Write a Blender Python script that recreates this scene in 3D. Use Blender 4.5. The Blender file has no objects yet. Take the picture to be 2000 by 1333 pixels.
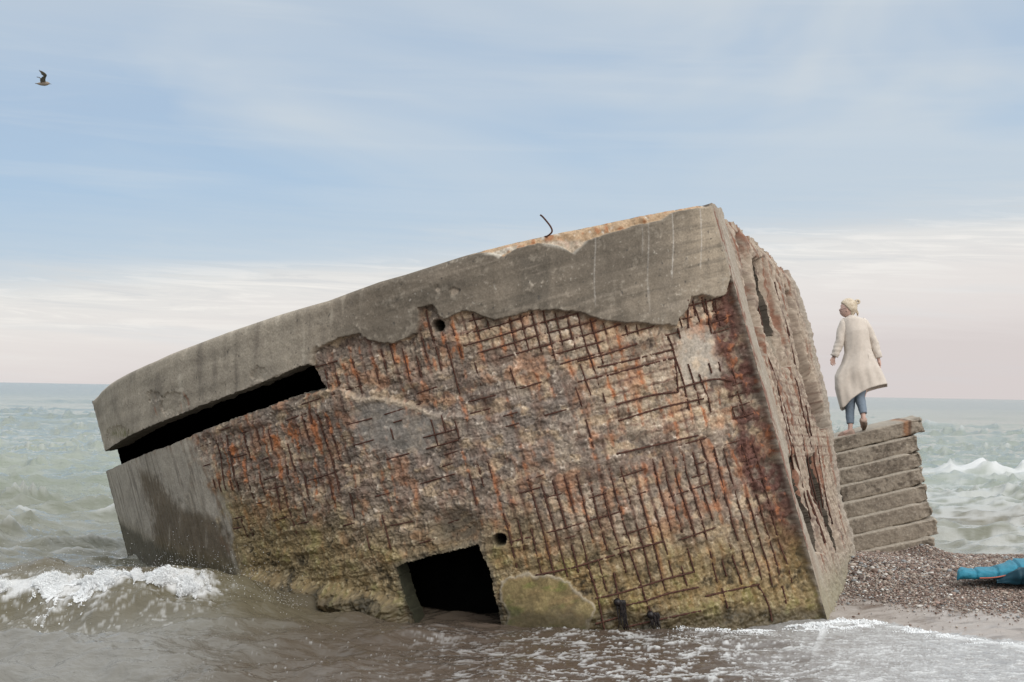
import bpy, math, random
import numpy as np
from mathutils import Vector, Matrix
R_ = math.radians
rng = np.random.default_rng(7)
random.seed(7)
C = bpy.context.scene.collection
scene = bpy.context.scene

# ------------------------------------------------------------------ camera
CAM = np.array([0.0, 0.0, 2.1]); FPX = 2000*50/36.0
pit = math.atan(97.5/FPX); rol = math.atan(34/2000)
Fw = np.array([0, math.cos(pit), math.sin(pit)])
U0 = np.array([0, -math.sin(pit), math.cos(pit)]); R0 = np.array([1.0, 0, 0])
Rt = math.cos(rol)*R0 + math.sin(rol)*U0
Up = -math.sin(rol)*R0 + math.cos(rol)*U0
cd = bpy.data.cameras.new('camera'); cam = bpy.data.objects.new('camera', cd); C.objects.link(cam)
M = Matrix(((Rt[0], Up[0], -Fw[0], CAM[0]), (Rt[1], Up[1], -Fw[1], CAM[1]), (Rt[2], Up[2], -Fw[2], CAM[2]), (0, 0, 0, 1)))
cam.matrix_world = M
cd.lens = 50; cd.sensor_width = 36; cd.clip_start = 0.1; cd.clip_end = 60000
cd.dof.use_dof = True; cd.dof.focus_distance = 13.6; cd.dof.aperture_fstop = 9.0
scene.camera = cam
scene.render.resolution_x = 1024; scene.render.resolution_y = 682
scene.view_settings.view_transform = 'Standard'; scene.view_settings.look = 'None'
scene.view_settings.gamma = 1; scene.view_settings.exposure = 0.0
scene.render.engine = 'CYCLES'

def ray(px, py):
    d = Fw + Rt*((px-1000)/FPX) + Up*((666.5-py)/FPX)
    return d
def at(px, py, depth):
    """world point seen at photo pixel, at distance `depth` along +Y"""
    d = ray(px, py); return CAM + d*(depth/d[1])
def on_z(px, py, z):
    d = ray(px, py); return CAM + d*((z-CAM[2])/d[2])
def proj(P):
    v = P - CAM
    x = v@Rt; y = v@Up; z = v@Fw
    return 1000+FPX*x/z, 666.5-FPX*y/z

# ------------------------------------------------------------------ sky + sun
SUN = np.array([0.50, -0.66, 0.55]); SUN /= np.linalg.norm(SUN)
sun_el = math.asin(SUN[2]); sun_az = math.atan2(SUN[0], SUN[1])
w = bpy.data.worlds.new('World'); scene.world = w; w.use_nodes = True
nt = w.node_tree; nt.nodes.clear()
def lin(r, g, b):
    f = lambda c: (c/255/12.92 if c/255 <= 0.04045 else ((c/255+0.055)/1.055)**2.4)
    return (f(r), f(g), f(b), 1)
class NT:
    def __init__(s, t): s.t = t
    def n(s, ty, **kw):
        o = s.t.nodes.new(ty)
        for k, v in kw.items():
            if k == 'ins':
                for kk, vv in v.items():
                    if isinstance(vv, bpy.types.NodeSocket): s.t.links.new(vv, o.inputs[kk])
                    else: o.inputs[kk].default_value = vv
            else: setattr(o, k, v)
        return o
    def m(s, op, a, b=0.0, c=0.0, clamp=False):
        o = s.t.nodes.new('ShaderNodeMath'); o.operation = op; o.use_clamp = clamp
        for i, v in enumerate((a, b, c)):
            if isinstance(v, bpy.types.NodeSocket): s.t.links.new(v, o.inputs[i])
            else: o.inputs[i].default_value = v
        return o.outputs[0]
    def mix(s, f, a, b, bt='MIX'):
        o = s.t.nodes.new('ShaderNodeMix'); o.data_type = 'RGBA'; o.blend_type = bt
        for i, v in ((0, f), (6, a), (7, b)):
            if isinstance(v, bpy.types.NodeSocket): s.t.links.new(v, o.inputs[i])
            else: o.inputs[i].default_value = v
        return o.outputs[2]
    def ramp(s, f, pts, interp='LINEAR'):
        o = s.t.nodes.new('ShaderNodeValToRGB'); o.color_ramp.interpolation = interp
        e = o.color_ramp.elements
        while len(e) > 1: e.remove(e[-1])
        e[0].position = pts[0][0]; e[0].color = pts[0][1]
        for p, c in pts[1:]:
            k = e.new(p); k.color = c
        s.t.links.new(f, o.inputs[0]); return o.outputs[0]
    def noise(s, vec, scale, detail=4, rough=0.5, dist=0.0):
        return s.n('ShaderNodeTexNoise', ins={'Vector': vec, 'Scale': scale, 'Detail': detail, 'Roughness': rough, 'Distortion': dist}).outputs[0]
g = NT(nt)
tc = g.n('ShaderNodeTexCoord').outputs['Generated']
sp = g.n('ShaderNodeSeparateXYZ', ins={0: tc})
dx, dy, dz = sp.outputs
el = g.m('MULTIPLY', g.m('ARCSINE', dz), 57.2958)
az = g.m('MULTIPLY', g.m('ARCTAN2', dx, dy), 57.2958)
def vec(a, b, c=0.0):
    return g.n('ShaderNodeCombineXYZ', ins={0: a, 1: b, 2: c}).outputs[0]
v_big = vec(g.m('MULTIPLY', az, 0.05), g.m('MULTIPLY', el, 0.16), 1.3)
v_str = vec(g.m('MULTIPLY', az, 0.055), g.m('MULTIPLY', g.m('ADD', el, g.m('MULTIPLY', az, 0.025)), 0.85), 4.1)
v_fin = vec(g.m('MULTIPLY', az, 0.16), g.m('MULTIPLY', g.m('ADD', el, g.m('MULTIPLY', az, 0.03)), 2.3), 9.7)
n_big = g.noise(v_big, 1.0, 4, 0.5, 0.6)
n_str = g.noise(v_str, 1.0, 5, 0.55, 0.5)
n_fin = g.noise(v_fin, 1.0, 7, 0.66, 0.9)
# bank of low cloud: its upper edge is higher on the right, lower in the left
e2 = g.m('SUBTRACT', g.m('SUBTRACT', el, 0.6), g.m('MULTIPLY', g.m('MINIMUM', g.m('MAXIMUM', az, -25.0), 25.0), 0.085))
e2 = g.m('ADD', e2, g.m('MULTIPLY', g.m('SUBTRACT', n_str, 0.5), 2.2))
e2 = g.m('ADD', e2, g.m('MULTIPLY', g.m('SUBTRACT', n_fin, 0.5), 1.5))
K = 40.0
base = g.ramp(g.m('DIVIDE', e2, K, clamp=True), [
    (0.0, lin(217, 209, 208)), (1.2/K, lin(226, 219, 217)), (2.6/K, lin(232, 227, 224)), (4.2/K, lin(228, 227, 225)),
    (4.9/K, lin(207, 214, 220)), (6.2/K, lin(187, 204, 220)), (8.5/K, lin(172, 196, 220)), (11.5/K, lin(170, 192, 216)), (15/K, lin(184, 199, 215)),
    (24/K, lin(205, 208, 210)), (1.0, lin(205, 207, 209))])
# veils of thin grey-white cloud in the blue, thicker to the right and to the top
veil = g.m('MULTIPLY', g.m('SUBTRACT', g.m('ADD', n_big, g.m('MULTIPLY', az, 0.0065)), 0.42), 4.0, clamp=True)
veil = g.m('MULTIPLY', veil, g.m('MULTIPLY', g.m('SUBTRACT', el, 6.0), 0.18, clamp=True), clamp=True)
base = g.mix(g.m('MULTIPLY', veil, 0.85), base, lin(208, 215, 220))
str2 = g.m('MULTIPLY', g.m('SUBTRACT', n_str, 0.53), 5.0, clamp=True)
base = g.mix(g.m('MULTIPLY', str2, 0.30), base, lin(208, 217, 224))
# bright wisps inside the low bank
low = g.m('SUBTRACT', 1.0, g.m('MULTIPLY', g.m('ABSOLUTE', g.m('SUBTRACT', e2, 4.0)), 0.55), clamp=True)
wis = g.m('MULTIPLY', g.m('SUBTRACT', n_fin, 0.50), 9.0, clamp=True)
base = g.mix(g.m('MULTIPLY', g.m('MULTIPLY', wis, low), 0.75), base, lin(246, 242, 237))
gry = g.m('MULTIPLY', g.m('SUBTRACT', 0.47, n_fin), 8.0, clamp=True)
base = g.mix(g.m('MULTIPLY', g.m('MULTIPLY', gry, low), 0.5), base, lin(205, 208, 212))
sky = g.n('ShaderNodeTexSky', sky_type='NISHITA', sun_disc=False, sun_elevation=sun_el, sun_rotation=sun_az, air_density=1.0, dust_density=2.0)
hi = g.m("MULTIPLY", g.m("SUBTRACT", el, 20.0), 0.05, clamp=True)
cl10 = g.n("ShaderNodeVectorMath", operation="SCALE", ins={0: base, "Scale": g.m("ADD", 10.4, g.m("MULTIPLY", hi, 13.0))}).outputs[0]
skc = g.mix(0.93, sky.outputs[0], cl10)
bg = g.n('ShaderNodeBackground', ins={'Color': skc, 'Strength': 0.1})
out = g.n('ShaderNodeOutputWorld', ins={'Surface': bg.outputs[0]})

sd = bpy.data.lights.new('sun', 'SUN'); sd.energy = 1.7; sd.angle = R_(55); sd.color = (1.0, 0.93, 0.85)
so = bpy.data.objects.new('sun', sd); C.objects.link(so)
so.rotation_euler = Vector(SUN).to_track_quat('Z', 'Y').to_euler(); so.location = (8, -6, 12)

# ------------------------------------------------------------------ noise
def _h(ix, iy, s):
    h = (ix.astype(np.int64)*374761393 + iy.astype(np.int64)*668265263 + s*2246822519) & 0xFFFFFFFF
    h = ((h ^ (h >> 13))*1274126177) & 0xFFFFFFFF
    return (h ^ (h >> 16)) & 0xFFFF
def pn(x, y, s=0):
    x = np.asarray(x, np.float32); y = np.asarray(y, np.float32)
    xi = np.floor(x); yi = np.floor(y); fx = x-xi; fy = y-yi
    xi = xi.astype(np.int64); yi = yi.astype(np.int64)
    u = fx*fx*fx*(fx*(fx*6-15)+10); v = fy*fy*fy*(fy*(fy*6-15)+10)
    def gr(a, b, gx, gy):
        t = _h(a, b, s).astype(np.float32)*(2*np.pi/65536)
        return np.cos(t)*gx + np.sin(t)*gy
    a = gr(xi, yi, fx, fy); b = gr(xi+1, yi, fx-1, fy); c = gr(xi, yi+1, fx, fy-1); d = gr(xi+1, yi+1, fx-1, fy-1)
    return (a+(b-a)*u + ((c+(d-c)*u)-(a+(b-a)*u))*v)*1.5
def fbm(x, y, o=4, s=0, g_=0.5, rid=False):
    t = 0; a = 1; n = 0
    for i in range(o):
        k = pn(x*2**i, y*2**i, s+i*17)
        if rid: k = 1-2*np.abs(k)
        t = t + a*k; n += a; a *= g_
    return t/n
def ss(a, b, x):
    t = np.clip((x-a)/(b-a), 0, 1); return t*t*(3-2*t)
def cells(x, y, s=0):
    """distance to the nearest and second nearest random point, plus its id value"""
    xi = np.floor(x).astype(np.int64); yi = np.floor(y).astype(np.int64)
    f1 = np.full(x.shape, 9., np.float32); f2 = f1.copy(); idv = np.zeros(x.shape, np.float32)
    for a in (-1, 0, 1):
        for b in (-1, 0, 1):
            hx = _h(xi+a, yi+b, s)/65536.; hy = _h(xi+a, yi+b, s+51)/65536.
            d = np.hypot(xi+a+hx-x, yi+b+hy-y).astype(np.float32)
            n = d < f1
            f2 = np.where(n, f1, np.minimum(f2, d)); idv = np.where(n, _h(xi+a, yi+b, s+99)/65536., idv); f1 = np.where(n, d, f1)
    return f1, f2, idv
def sdf(x, y, poly):
    """signed distance, positive inside"""
    d = np.full(x.shape, 1e9, np.float32); ins = np.zeros(x.shape, bool)
    P = np.array(poly, float); n = len(P)
    for i in range(n):
        ax, ay = P[i]; bx, by = P[(i+1) % n]
        ex, ey = bx-ax, by-ay
        t = np.clip(((x-ax)*ex+(y-ay)*ey)/(ex*ex+ey*ey+1e-9), 0, 1)
        d = np.minimum(d, np.hypot(x-ax-t*ex, y-ay-t*ey))
        c = ((ay > y) != (by > y)) & (x < (bx-ax)*(y-ay)/(by-ay+1e-12)+ax)
        ins ^= c
    return np.where(ins, d, -d)
def dline(x, y, pts):
    d = np.full(x.shape, 1e9, np.float32)
    for (ax, ay), (bx, by) in zip(pts[:-1], pts[1:]):
        ex, ey = bx-ax, by-ay
        t = np.clip(((x-ax)*ex+(y-ay)*ey)/(ex*ex+ey*ey+1e-9), 0, 1)
        d = np.minimum(d, np.hypot(x-ax-t*ex, y-ay-t*ey))
    return d

# ------------------------------------------------------------------ mesh helpers
def tag(o, label=None, cat=None, group=None, kind=None):
    if label: o['label'] = label
    if cat: o['category'] = cat
    if group: o['group'] = group
    if kind: o['kind'] = kind
    return o
def empty(name, loc, label, cat):
    o = bpy.data.objects.new(name, None); o.location = loc; o.empty_display_size = 0.2
    C.objects.link(o); return tag(o, label, cat)
def mk(name, V, Fq, mat, parent=None, smooth=True, col=None, extra=None):
    V = np.asarray(V, np.float32)
    pp = parent
    while pp is not None: V = V - np.array(pp.location, np.float32); pp = pp.parent
    me = bpy.data.meshes.new(name)
    if isinstance(Fq, np.ndarray):
        n = Fq.shape[1]
        me.vertices.add(len(V)); me.vertices.foreach_set('co', V.ravel())
        me.loops.add(Fq.size); me.loops.foreach_set('vertex_index', Fq.astype(np.int32).ravel())
        me.polygons.add(len(Fq)); me.polygons.foreach_set('loop_start', np.arange(0, Fq.size, n, dtype=np.int32))
        me.update(calc_edges=True)
    else:
        me.from_pydata([tuple(v) for v in V.tolist()], [], [tuple(f) for f in Fq])
    me.validate()
    if smooth: me.polygons.foreach_set('use_smooth', np.ones(len(me.polygons), bool))
    if col is not None:
        a = me.color_attributes.new('tint', 'FLOAT_COLOR', 'POINT')
        c = np.ones((len(V), 4), np.float32); c[:, :col.shape[1]] = col; a.data.foreach_set('color', c.ravel())
    for k, arr in (extra or {}).items():
        a = me.attributes.new(k, 'FLOAT', 'POINT'); a.data.foreach_set('value', np.asarray(arr, np.float32))
    me.materials.append(mat); me.update()
    o = bpy.data.objects.new(name, me); C.objects.link(o)
    if parent is not None: o.parent = parent
    return o
def compact(V, F, *arrs):
    used = np.zeros(len(V), bool); used[F.ravel()] = True
    idx = np.cumsum(used)-1
    return (V[used], idx[F]) + tuple(a[used] for a in arrs)
def grid_faces(nr, nc, off=0, wrap=False):
    r, c = np.meshgrid(np.arange(nr-1), np.arange(nc if wrap else nc-1), indexing='ij')
    c2 = (c+1) % nc
    return np.stack([r*nc+c, r*nc+c2, (r+1)*nc+c2, (r+1)*nc+c], -1).reshape(-1, 4)+off
def tube(path, rad, n=8, flat=None, caps=True):
    """loft a tube along points; rad scalar/list; flat = (ratio second axis)"""
    P = np.array(path, float); m = len(P); rad = np.broadcast_to(np.asarray(rad, float), (m,)) if np.ndim(rad) < 2 else np.asarray(rad, float)
    T = np.gradient(P, axis=0); T /= np.linalg.norm(T, axis=1)[:, None]+1e-12
    ref = np.array([0, 1.0, 0]) if abs(T[:, 1]).mean() < 0.8 else np.array([1.0, 0, 0])
    V = []
    for i in range(m):
        a = np.cross(T[i], ref); a /= np.linalg.norm(a)+1e-12; b = np.cross(T[i], a)
        ra, rb = (rad[i] if rad.ndim == 2 else (rad[i], rad[i]*(flat or 1)))
        for k in range(n):
            t = 2*math.pi*k/n; V.append(P[i]+a*ra*math.cos(t)+b*rb*math.sin(t))
    F = grid_faces(m, n, wrap=True).tolist()
    if caps:
        V.append(P[0]); V.append(P[-1]); c0, c1 = len(V)-2, len(V)-1
        for k in range(n):
            F.append([c0, (k+1) % n, k]); F.append([c1, (m-1)*n+k, (m-1)*n+(k+1) % n])
    return np.array(V), F
def join(parts):
    V = []; F = []; o = 0
    for v, f in parts:
        V.append(np.asarray(v)); F += [[i+o for i in q] for q in f]; o += len(v)
    return np.concatenate(V), F
def smooth_path(pts, n=30):
    P = np.array(pts, float); P = np.vstack([2*P[0]-P[1], P, 2*P[-1]-P[-2]]); o = []
    m = len(P)-3
    for i in range(m):
        for t in np.linspace(0, 1, max(2, n//m), endpoint=(i == m-1)):
            a, b, c, d = P[i:i+4]
            o.append(0.5*((2*b)+(-a+c)*t+(2*a-5*b+4*c-d)*t*t+(-a+3*b-3*c+d)*t**3))
    return np.array(o)

# ------------------------------------------------------------------ materials
def mat(name):
    m = bpy.data.materials.new(name); m.use_nodes = True; m.node_tree.nodes.clear(); return m, NT(m.node_tree)
def tint_mat(name, rough=0.9, nscale=60, bump=0.35, bdist=0.004, wet=True, var=0.35, back=False):
    m, g = mat(name)
    a = g.n('ShaderNodeAttribute', attribute_name='tint')
    tcn = g.n('ShaderNodeTexCoord').outputs['Object']
    n1 = g.noise(tcn, nscale, 5, 0.65); n2 = g.noise(tcn, nscale*3.7, 3, 0.6)
    f = g.m('ADD', g.m('MULTIPLY', g.m('SUBTRACT', n1, 0.5), var*2.2), 1.0)
    f = g.m('ADD', f, g.m('MULTIPLY', g.m('SUBTRACT', n2, 0.5), var))
    colr = g.n('ShaderNodeVectorMath', operation='SCALE', ins={0: a.outputs['Color'], 'Scale': f}).outputs[0]
    if back:
        geo = g.n('ShaderNodeNewGeometry').outputs['Backfacing']
        colr = g.mix(geo, colr, (0.006, 0.006, 0.006, 1))  # back faces go near-black, the room's shade put into the colour
    bm = g.n('ShaderNodeBump', ins={'Strength': bump, 'Distance': bdist, 'Height': g.m('ADD', n1, g.m('MULTIPLY', n2, 0.5))}).outputs[0]
    r = g.m('SUBTRACT', rough, g.m('MULTIPLY', a.outputs['Alpha'], 0.5)) if wet else rough
    p = g.n('ShaderNodeBsdfPrincipled', ins={'Base Color': colr, 'Roughness': r, 'Normal': bm})
    p.inputs['Specular IOR Level'].default_value = 0.35
    if back: g.t.links.new(g.m('MULTIPLY', g.m('SUBTRACT', 1.0, geo), 0.35), p.inputs['Specular IOR Level'])
    g.n('ShaderNodeOutputMaterial', ins={0: p.outputs[0]})
    return m
def plain(name, c1, c2, rough=0.7, scale=30, bump=0.2, bdist=0.003, sheen=0.0):
    m, g = mat(name)
    tcn = g.n('ShaderNodeTexCoord').outputs['Object']
    n1 = g.noise(tcn, scale, 5, 0.6)
    f = g.m('MULTIPLY', g.m('SUBTRACT', n1, 0.3), 2.5, clamp=True)
    colr = g.mix(f, (*c1, 1), (*c2, 1))
    bm = g.n('ShaderNodeBump', ins={'Strength': bump, 'Distance': bdist, 'Height': n1}).outputs[0]
    p = g.n('ShaderNodeBsdfPrincipled', ins={'Base Color': colr, 'Roughness': rough, 'Normal': bm})
    p.inputs['Specular IOR Level'].default_value = 0.3
    p.inputs['Sheen Weight'].default_value = sheen
    g.n('ShaderNodeOutputMaterial', ins={0: p.outputs[0]})
    return m
M_wall = tint_mat('weathered_concrete', back=True)
M_end = tint_mat('eroded_concrete', back=True)
M_in = plain('shade_black_concrete', (0.004, 0.004, 0.004), (0.008, 0.008, 0.007), 1.0, 6)  # near-black colour stands in for the shade inside the bunker
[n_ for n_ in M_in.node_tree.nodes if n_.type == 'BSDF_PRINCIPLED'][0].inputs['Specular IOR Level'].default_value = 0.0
M_roof = plain('roof_concrete', (0.2, 0.18, 0.16), (0.3, 0.27, 0.24), 0.95, 4)
M_bar = plain('rusted_steel', (0.040, 0.020, 0.016), (0.115, 0.050, 0.033), 0.95, 45, 0.6, 0.004)

# ================================================================== BUNKER FRAME
A_ = at(1390, 396, 13.40); B_ = at(1617, 1214, 13.40)
ez = (A_-B_)/np.linalg.norm(A_-B_)
ey = np.array([0, 1.0, 0]); ey = ey-ez*(ey@ez); ey /= np.linalg.norm(ey); ex = np.cross(ey, ez)
LM = np.stack([ex, ey, ez])            # world -> local
def w2l(P): return (P-CAM*0)@LM.T
def l2w(L): return L@LM
plan_px = [(1390, 396, 13.40), (1200, 432, 13.05), (1050, 463, 12.88), (850, 518, 12.90), (640, 589, 13.25), (540, 617, 13.60),
           (440, 651, 14.12), (330, 693, 14.95), (270, 720, 15.65), (220, 745, 16.7), (200, 759, 17.7), (189, 771, 18.7), (184, 782, 19.7)]
PL = [tuple(w2l(at(*p))[:2]) for p in plan_px]
lx0, ly0 = PL[-1]
PL += [(lx0+0.25, ly0+1.0), (lx0+1.0, ly0+1.8), (lx0+2.2, ly0+2.3), (lx0+3.6, ly0+2.4)]
Dl = w2l(at(1553, 527, 16.3)); PL += [(Dl[0]-3.0, Dl[1]+0.6), (Dl[0]-0.25, Dl[1]+0.0)]
pc = smooth_path([(a, b, 0) for a, b in PL], 800)[:, :2]
seg = np.hypot(*np.diff(pc, axis=0).T); ul = np.concatenate([[0], np.cumsum(seg)])
def plan(u):
    return np.interp(u, ul, pc[:, 0]), np.interp(u, ul, pc[:, 1])
tx = np.gradient(pc[:, 0], ul); ty = np.gradient(pc[:, 1], ul)
k_ = np.ones(21)/21
tx = np.convolve(np.pad(tx, 10, 'edge'), k_, 'valid'); ty = np.convolve(np.pad(ty, 10, 'edge'), k_, 'valid')
# outward normal: curve runs right -> left; outward = toward camera
nx = -ty; ny = tx
nn = np.hypot(nx, ny); nx /= nn; ny /= nn
def pnorm(u): return np.interp(u, ul, nx), np.interp(u, ul, ny)
o_l = w2l(CAM)
def hit(px, py):
    """photo pixel -> (u, lz) on the undisplaced wall"""
    d = LM@ray(px, py); best = None
    for i in range(len(pc)-1):
        ax, ay = pc[i]; ex_, ey_ = pc[i+1]-pc[i]
        den = d[0]*ey_-d[1]*ex_
        if abs(den) < 1e-12: continue
        t = ((ax-o_l[0])*ey_-(ay-o_l[1])*ex_)/den
        s = ((ax-o_l[0])*d[1]-(ay-o_l[1])*d[0])/den
        if t > 0 and 0 <= s <= 1 and (best is None or t < best[0]):
            best = (t, ul[i]+s*(ul[i+1]-ul[i]), o_l[2]+t*d[2])
    return None if best is None else best[1:]
def trace(pts):
    o = sorted([h for h in (hit(*p) for p in pts) if h]); return np.array(o)
top_tr = trace([(1389, 397), (1370, 399), (1330, 406), (1290, 413), (1230, 425), (1160, 440), (1100, 452), (1050, 463), (1000, 474), (950, 487), (900, 502), (850, 518),
                (790, 537), (740, 551), (690, 569), (640, 588), (590, 602), (540, 617), (490, 634), (440, 651), (390, 670), (330, 693), (300, 707), (270, 720), (245, 732), (220, 746), (205, 757), (195, 766), (189, 774)])
u_sil = None
us = np.linspace(6, 14, 600)
X_, Y_ = plan(us); P_ = l2w(np.stack([X_, Y_, np.full_like(X_, 3.0)], -1)); u_sil = us[np.argmin(proj(P_)[0])]
print('u_sil', u_sil, 'len', ul[-1], 'tops', top_tr[:3], top_tr[-3:])
# slot (embrasure) traced upper and lower edges
slot_t = trace([(611, 708), (585, 714), (560, 726), (520, 742), (470, 762), (400, 789), (330, 817), (290, 833), (260, 847), (235, 860)])
slot_b = trace([(626, 765), (590, 773), (560, 783), (520, 798), (480, 812), (400, 842), (330, 872), (290, 886), (260, 898)])
slot_u0, slot_u1 = slot_t[0, 0], u_sil+0.75
print('slot', slot_t[0], slot_t[-1], slot_b[0], slot_b[-1])

# columns / rows
du = 0.0082
ucol = np.concatenate([np.arange(0, u_sil+0.25, du), np.linspace(u_sil+0.3, ul[-1], 150)])
NR = 540
uX, uY = plan(ucol)
wtop = np.interp(ucol, top_tr[:, 0], top_tr[:, 1])
wtop = np.where(ucol > u_sil+2.5, np.minimum(wtop, np.interp(ucol, [u_sil+2.5, ul[-1]], [top_tr[-1, 1], Dl[2]-0.25])), wtop)
# world z = L.z-row: z = lx*LM[0,2]+ly*LM[1,2]+lz*LM[2,2]
wbot = (-0.7-uX*LM[0, 2]-uY*LM[1, 2])/LM[2, 2]
tt = np.linspace(0, 1, NR)
U = np.broadcast_to(ucol[None, :], (NR, len(ucol))).astype(np.float32)
Wz = (wbot[None, :]+(wtop-wbot)[None, :]*tt[:, None]).astype(np.float32)
LX = np.broadcast_to(uX, U.shape); LY = np.broadcast_to(uY, U.shape)
P0 = l2w(np.stack([LX, LY, Wz], -1).reshape(-1, 3)).reshape(NR, -1, 3)
PX, PY = proj(P0); ZW = P0[..., 2]
vis = (U < u_sil)
PX = PX.astype(np.float32); PY = PY.astype(np.float32)
# --- noise fields
wob = 7*fbm(U*3, Wz*3, 3, 5)+3.5*fbm(U*14, Wz*14, 3, 6)
nC = fbm(U*13, Wz*13, 4, 37)
PXw = PX+wob; PYw = PY+6*fbm(U*4, Wz*4, 3, 8)+3*fbm(U*16, Wz*16, 2, 9)
slab_poly = [(150, 700), (183, 640), (640, 520), (1050, 380), (1300, 340), (1440, 340), (1428, 540), (1418, 578), (1398, 584), (1372, 577), (1351, 581), (1344, 605), (1330, 622), (1324, 638),
    (1307, 634), (1273, 635), (1250, 631), (1210, 630), (1171, 624), (1135, 612), (1090, 607), (1036, 607), (1000, 618), (964, 627), (928, 612), (904, 609), (868, 625), (858, 618), (847, 594),
    (817, 603), (820, 624), (814, 651), (793, 660), (769, 672), (745, 672), (718, 666), (700, 654), (660, 662), (630, 676), (612, 690), (611, 715), (560, 735), (470, 775), (400, 805), (330, 830), (235, 876), (205, 900), (150, 900)]
s_slab = sdf(PX+0.6*wob, PY+0.5*(PYw-PY), slab_poly)+1.8*fbm(U*26, Wz*26, 3, 15)*(PX > 600)
low_poly = [(180, 880), (260, 885), (330, 858), (372, 862), (384, 900), (402, 940), (430, 985), (446, 1040), (452, 1080), (466, 1112), (470, 1300), (180, 1300)]
s_low = sdf(PX+2.4*wob, PYw+1.2*wob, low_poly)+6*fbm(U*11, Wz*11, 3, 12)+26*fbm(U*2.2, Wz*2.2, 3, 14)
hid = ~vis
slabm = ss(-1.0, 1.5, s_slab); lowm = ss(-7, 9, s_low)
slabm = np.where(hid, (Wz > np.interp(U, slot_b[:, 0], slot_b[:, 1])-0.0)*1.0, slabm); lowm = np.where(hid, 1-slabm, lowm)
door = [(771, 1109), (790, 1100), (850, 1085), (905, 1072), (934, 1063), (942, 1088), (955, 1110), (965, 1160), (978, 1224), (1000, 1330), (830, 1330), (803, 1210), (790, 1170), (779, 1140)]
s_door = sdf(PX+1.2*fbm(U*16, Wz*16, 3, 91), PY+1.5*fbm(U*16, Wz*16, 3, 92), door)
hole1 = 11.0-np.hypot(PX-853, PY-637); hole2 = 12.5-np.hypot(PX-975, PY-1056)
patch = 4*fbm(U*9, Wz*9, 3, 13)+sdf(PX+1.8*wob, PYw+1.0*wob, [(980, 1140), (1004, 1126), (1036, 1122), (1085, 1127), (1120, 1141), (1127, 1159), (1158, 1176), (1165, 1192), (1151, 1215), (1151, 1300), (992, 1300), (987, 1197), (976, 1166)])
patchm = ss(-1, 3, patch)
plast = ss(-14, 16, 5*nC+sdf(PX+2.4*wob, PYw+1.5*wob, [(1335, 650), (1362, 632), (1400, 645), (1412, 690), (1425, 720), (1412, 748), (1372, 742), (1345, 760), (1328, 700)]))
midg = ss(-16, 22, 6*nC+sdf(PX+2.2*wob, PYw, [(690, 792), (720, 783), (762, 786), (812, 803), (852, 822), (862, 855), (835, 884), (780, 890), (720, 880), (690, 850)]))
crn = ss(-8, 8, sdf(PX+1.6*wob, PY, [(1412, 535), (1432, 538), (1450, 640), (1490, 760), (1545, 930), (1590, 1080), (1600, 1130), (1545, 1130), (1520, 1060), (1470, 960), (1452, 900), (1440, 800), (1405, 690), (1400, 620)]))
bulge = ss(-10, 26, sdf(PXw, PYw, [(455, 1128), (520, 1118), (600, 1140), (700, 1158), (765, 1170), (776, 1180), (802, 1230), (802, 1400), (400, 1400)]))*(1-ss(-8, 2, s_door))
ledge_y = np.interp(PX, [560, 625, 660, 700, 730, 765, 800, 840, 870, 950, 1010, 1200, 1500], [790, 766, 763, 777, 781, 783, 790, 811, 813, 816, 800, 760, 690])
below = ss(-3, 3, PYw-ledge_y)*(1-ss(1150, 1350, PX))
er = np.clip((1-slabm)*(1-lowm), 0, 1)
# bar grid
ero_gain = 1.16
SV, SH = 0.106, 0.102
wv = U+0.012*fbm(U*2, Wz*2, 2, 21); wh = Wz+0.012*fbm(U*1.5, Wz*2, 2, 22)+0.02*U*0.3
dv = np.abs((wv/SV+0.5) % 1-0.5)*SV; dh = np.abs((wh/SH+0.5) % 1-0.5)*SH
z_grid = ss(-25, 25, 6*wob*0.6+sdf(PXw, PYw, [(870, 612), (1090, 600), (1330, 640), (1350, 575), (1425, 575), (1440, 700), (1500, 800), (1350, 850), (1210, 850), (1180, 760), (1060, 690), (880, 680)]))
z_lr = ss(-12, 15, sdf(PXw, PYw, [(970, 960), (1250, 900), (1500, 860), (1620, 1210), (1160, 1245), (1128, 1152), (1000, 1110)]))
z_left = ss(-12, 15, sdf(PXw, PYw, [(378, 868), (500, 825), (640, 800), (700, 870), (640, 1010), (470, 1060), (430, 1000)]))
z_ul = ss(-8, 8, sdf(PXw, PYw, [(622, 700), (700, 655), (880, 612), (900, 700), (800, 750), (640, 760)]))
z_any = np.clip(z_grid+z_lr+z_left+z_ul, 0, 1)
nA = fbm(U*0.9, Wz*0.9, 4, 31); nB = fbm(U*4, Wz*4, 5, 33); nC = fbm(U*13, Wz*13, 4, 37); nD = fbm(U*33, Wz*33, 3, 41)
nS = fbm(U*1.3, Wz*9, 5, 43)            # strata
nR = fbm(U*6, Wz*6, 5, 47, rid=True)
nF = pn(U*70, Wz*70, 49)
c1, c2, cid = cells(U*14+0.6*nB, Wz*14+0.6*nC, 61)
c1b, c2b, cidb = cells(U*5+0.8*nB, Wz*7+0.8*nC, 67)
lv = np.exp(-(dv/0.013)**2); lh = np.exp(-(dh/0.011)**2)
mV = np.clip(0.25+z_any*0.75-0.7*z_grid*0+0.9*nB, 0, 1)*(1-0.9*plast); mH = np.clip(0.15+z_grid*0.85+z_lr*0.1+1.1*fbm(U*1.1, Wz*5, 3, 71), 0, 1)*(1-0.9*plast)
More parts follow.
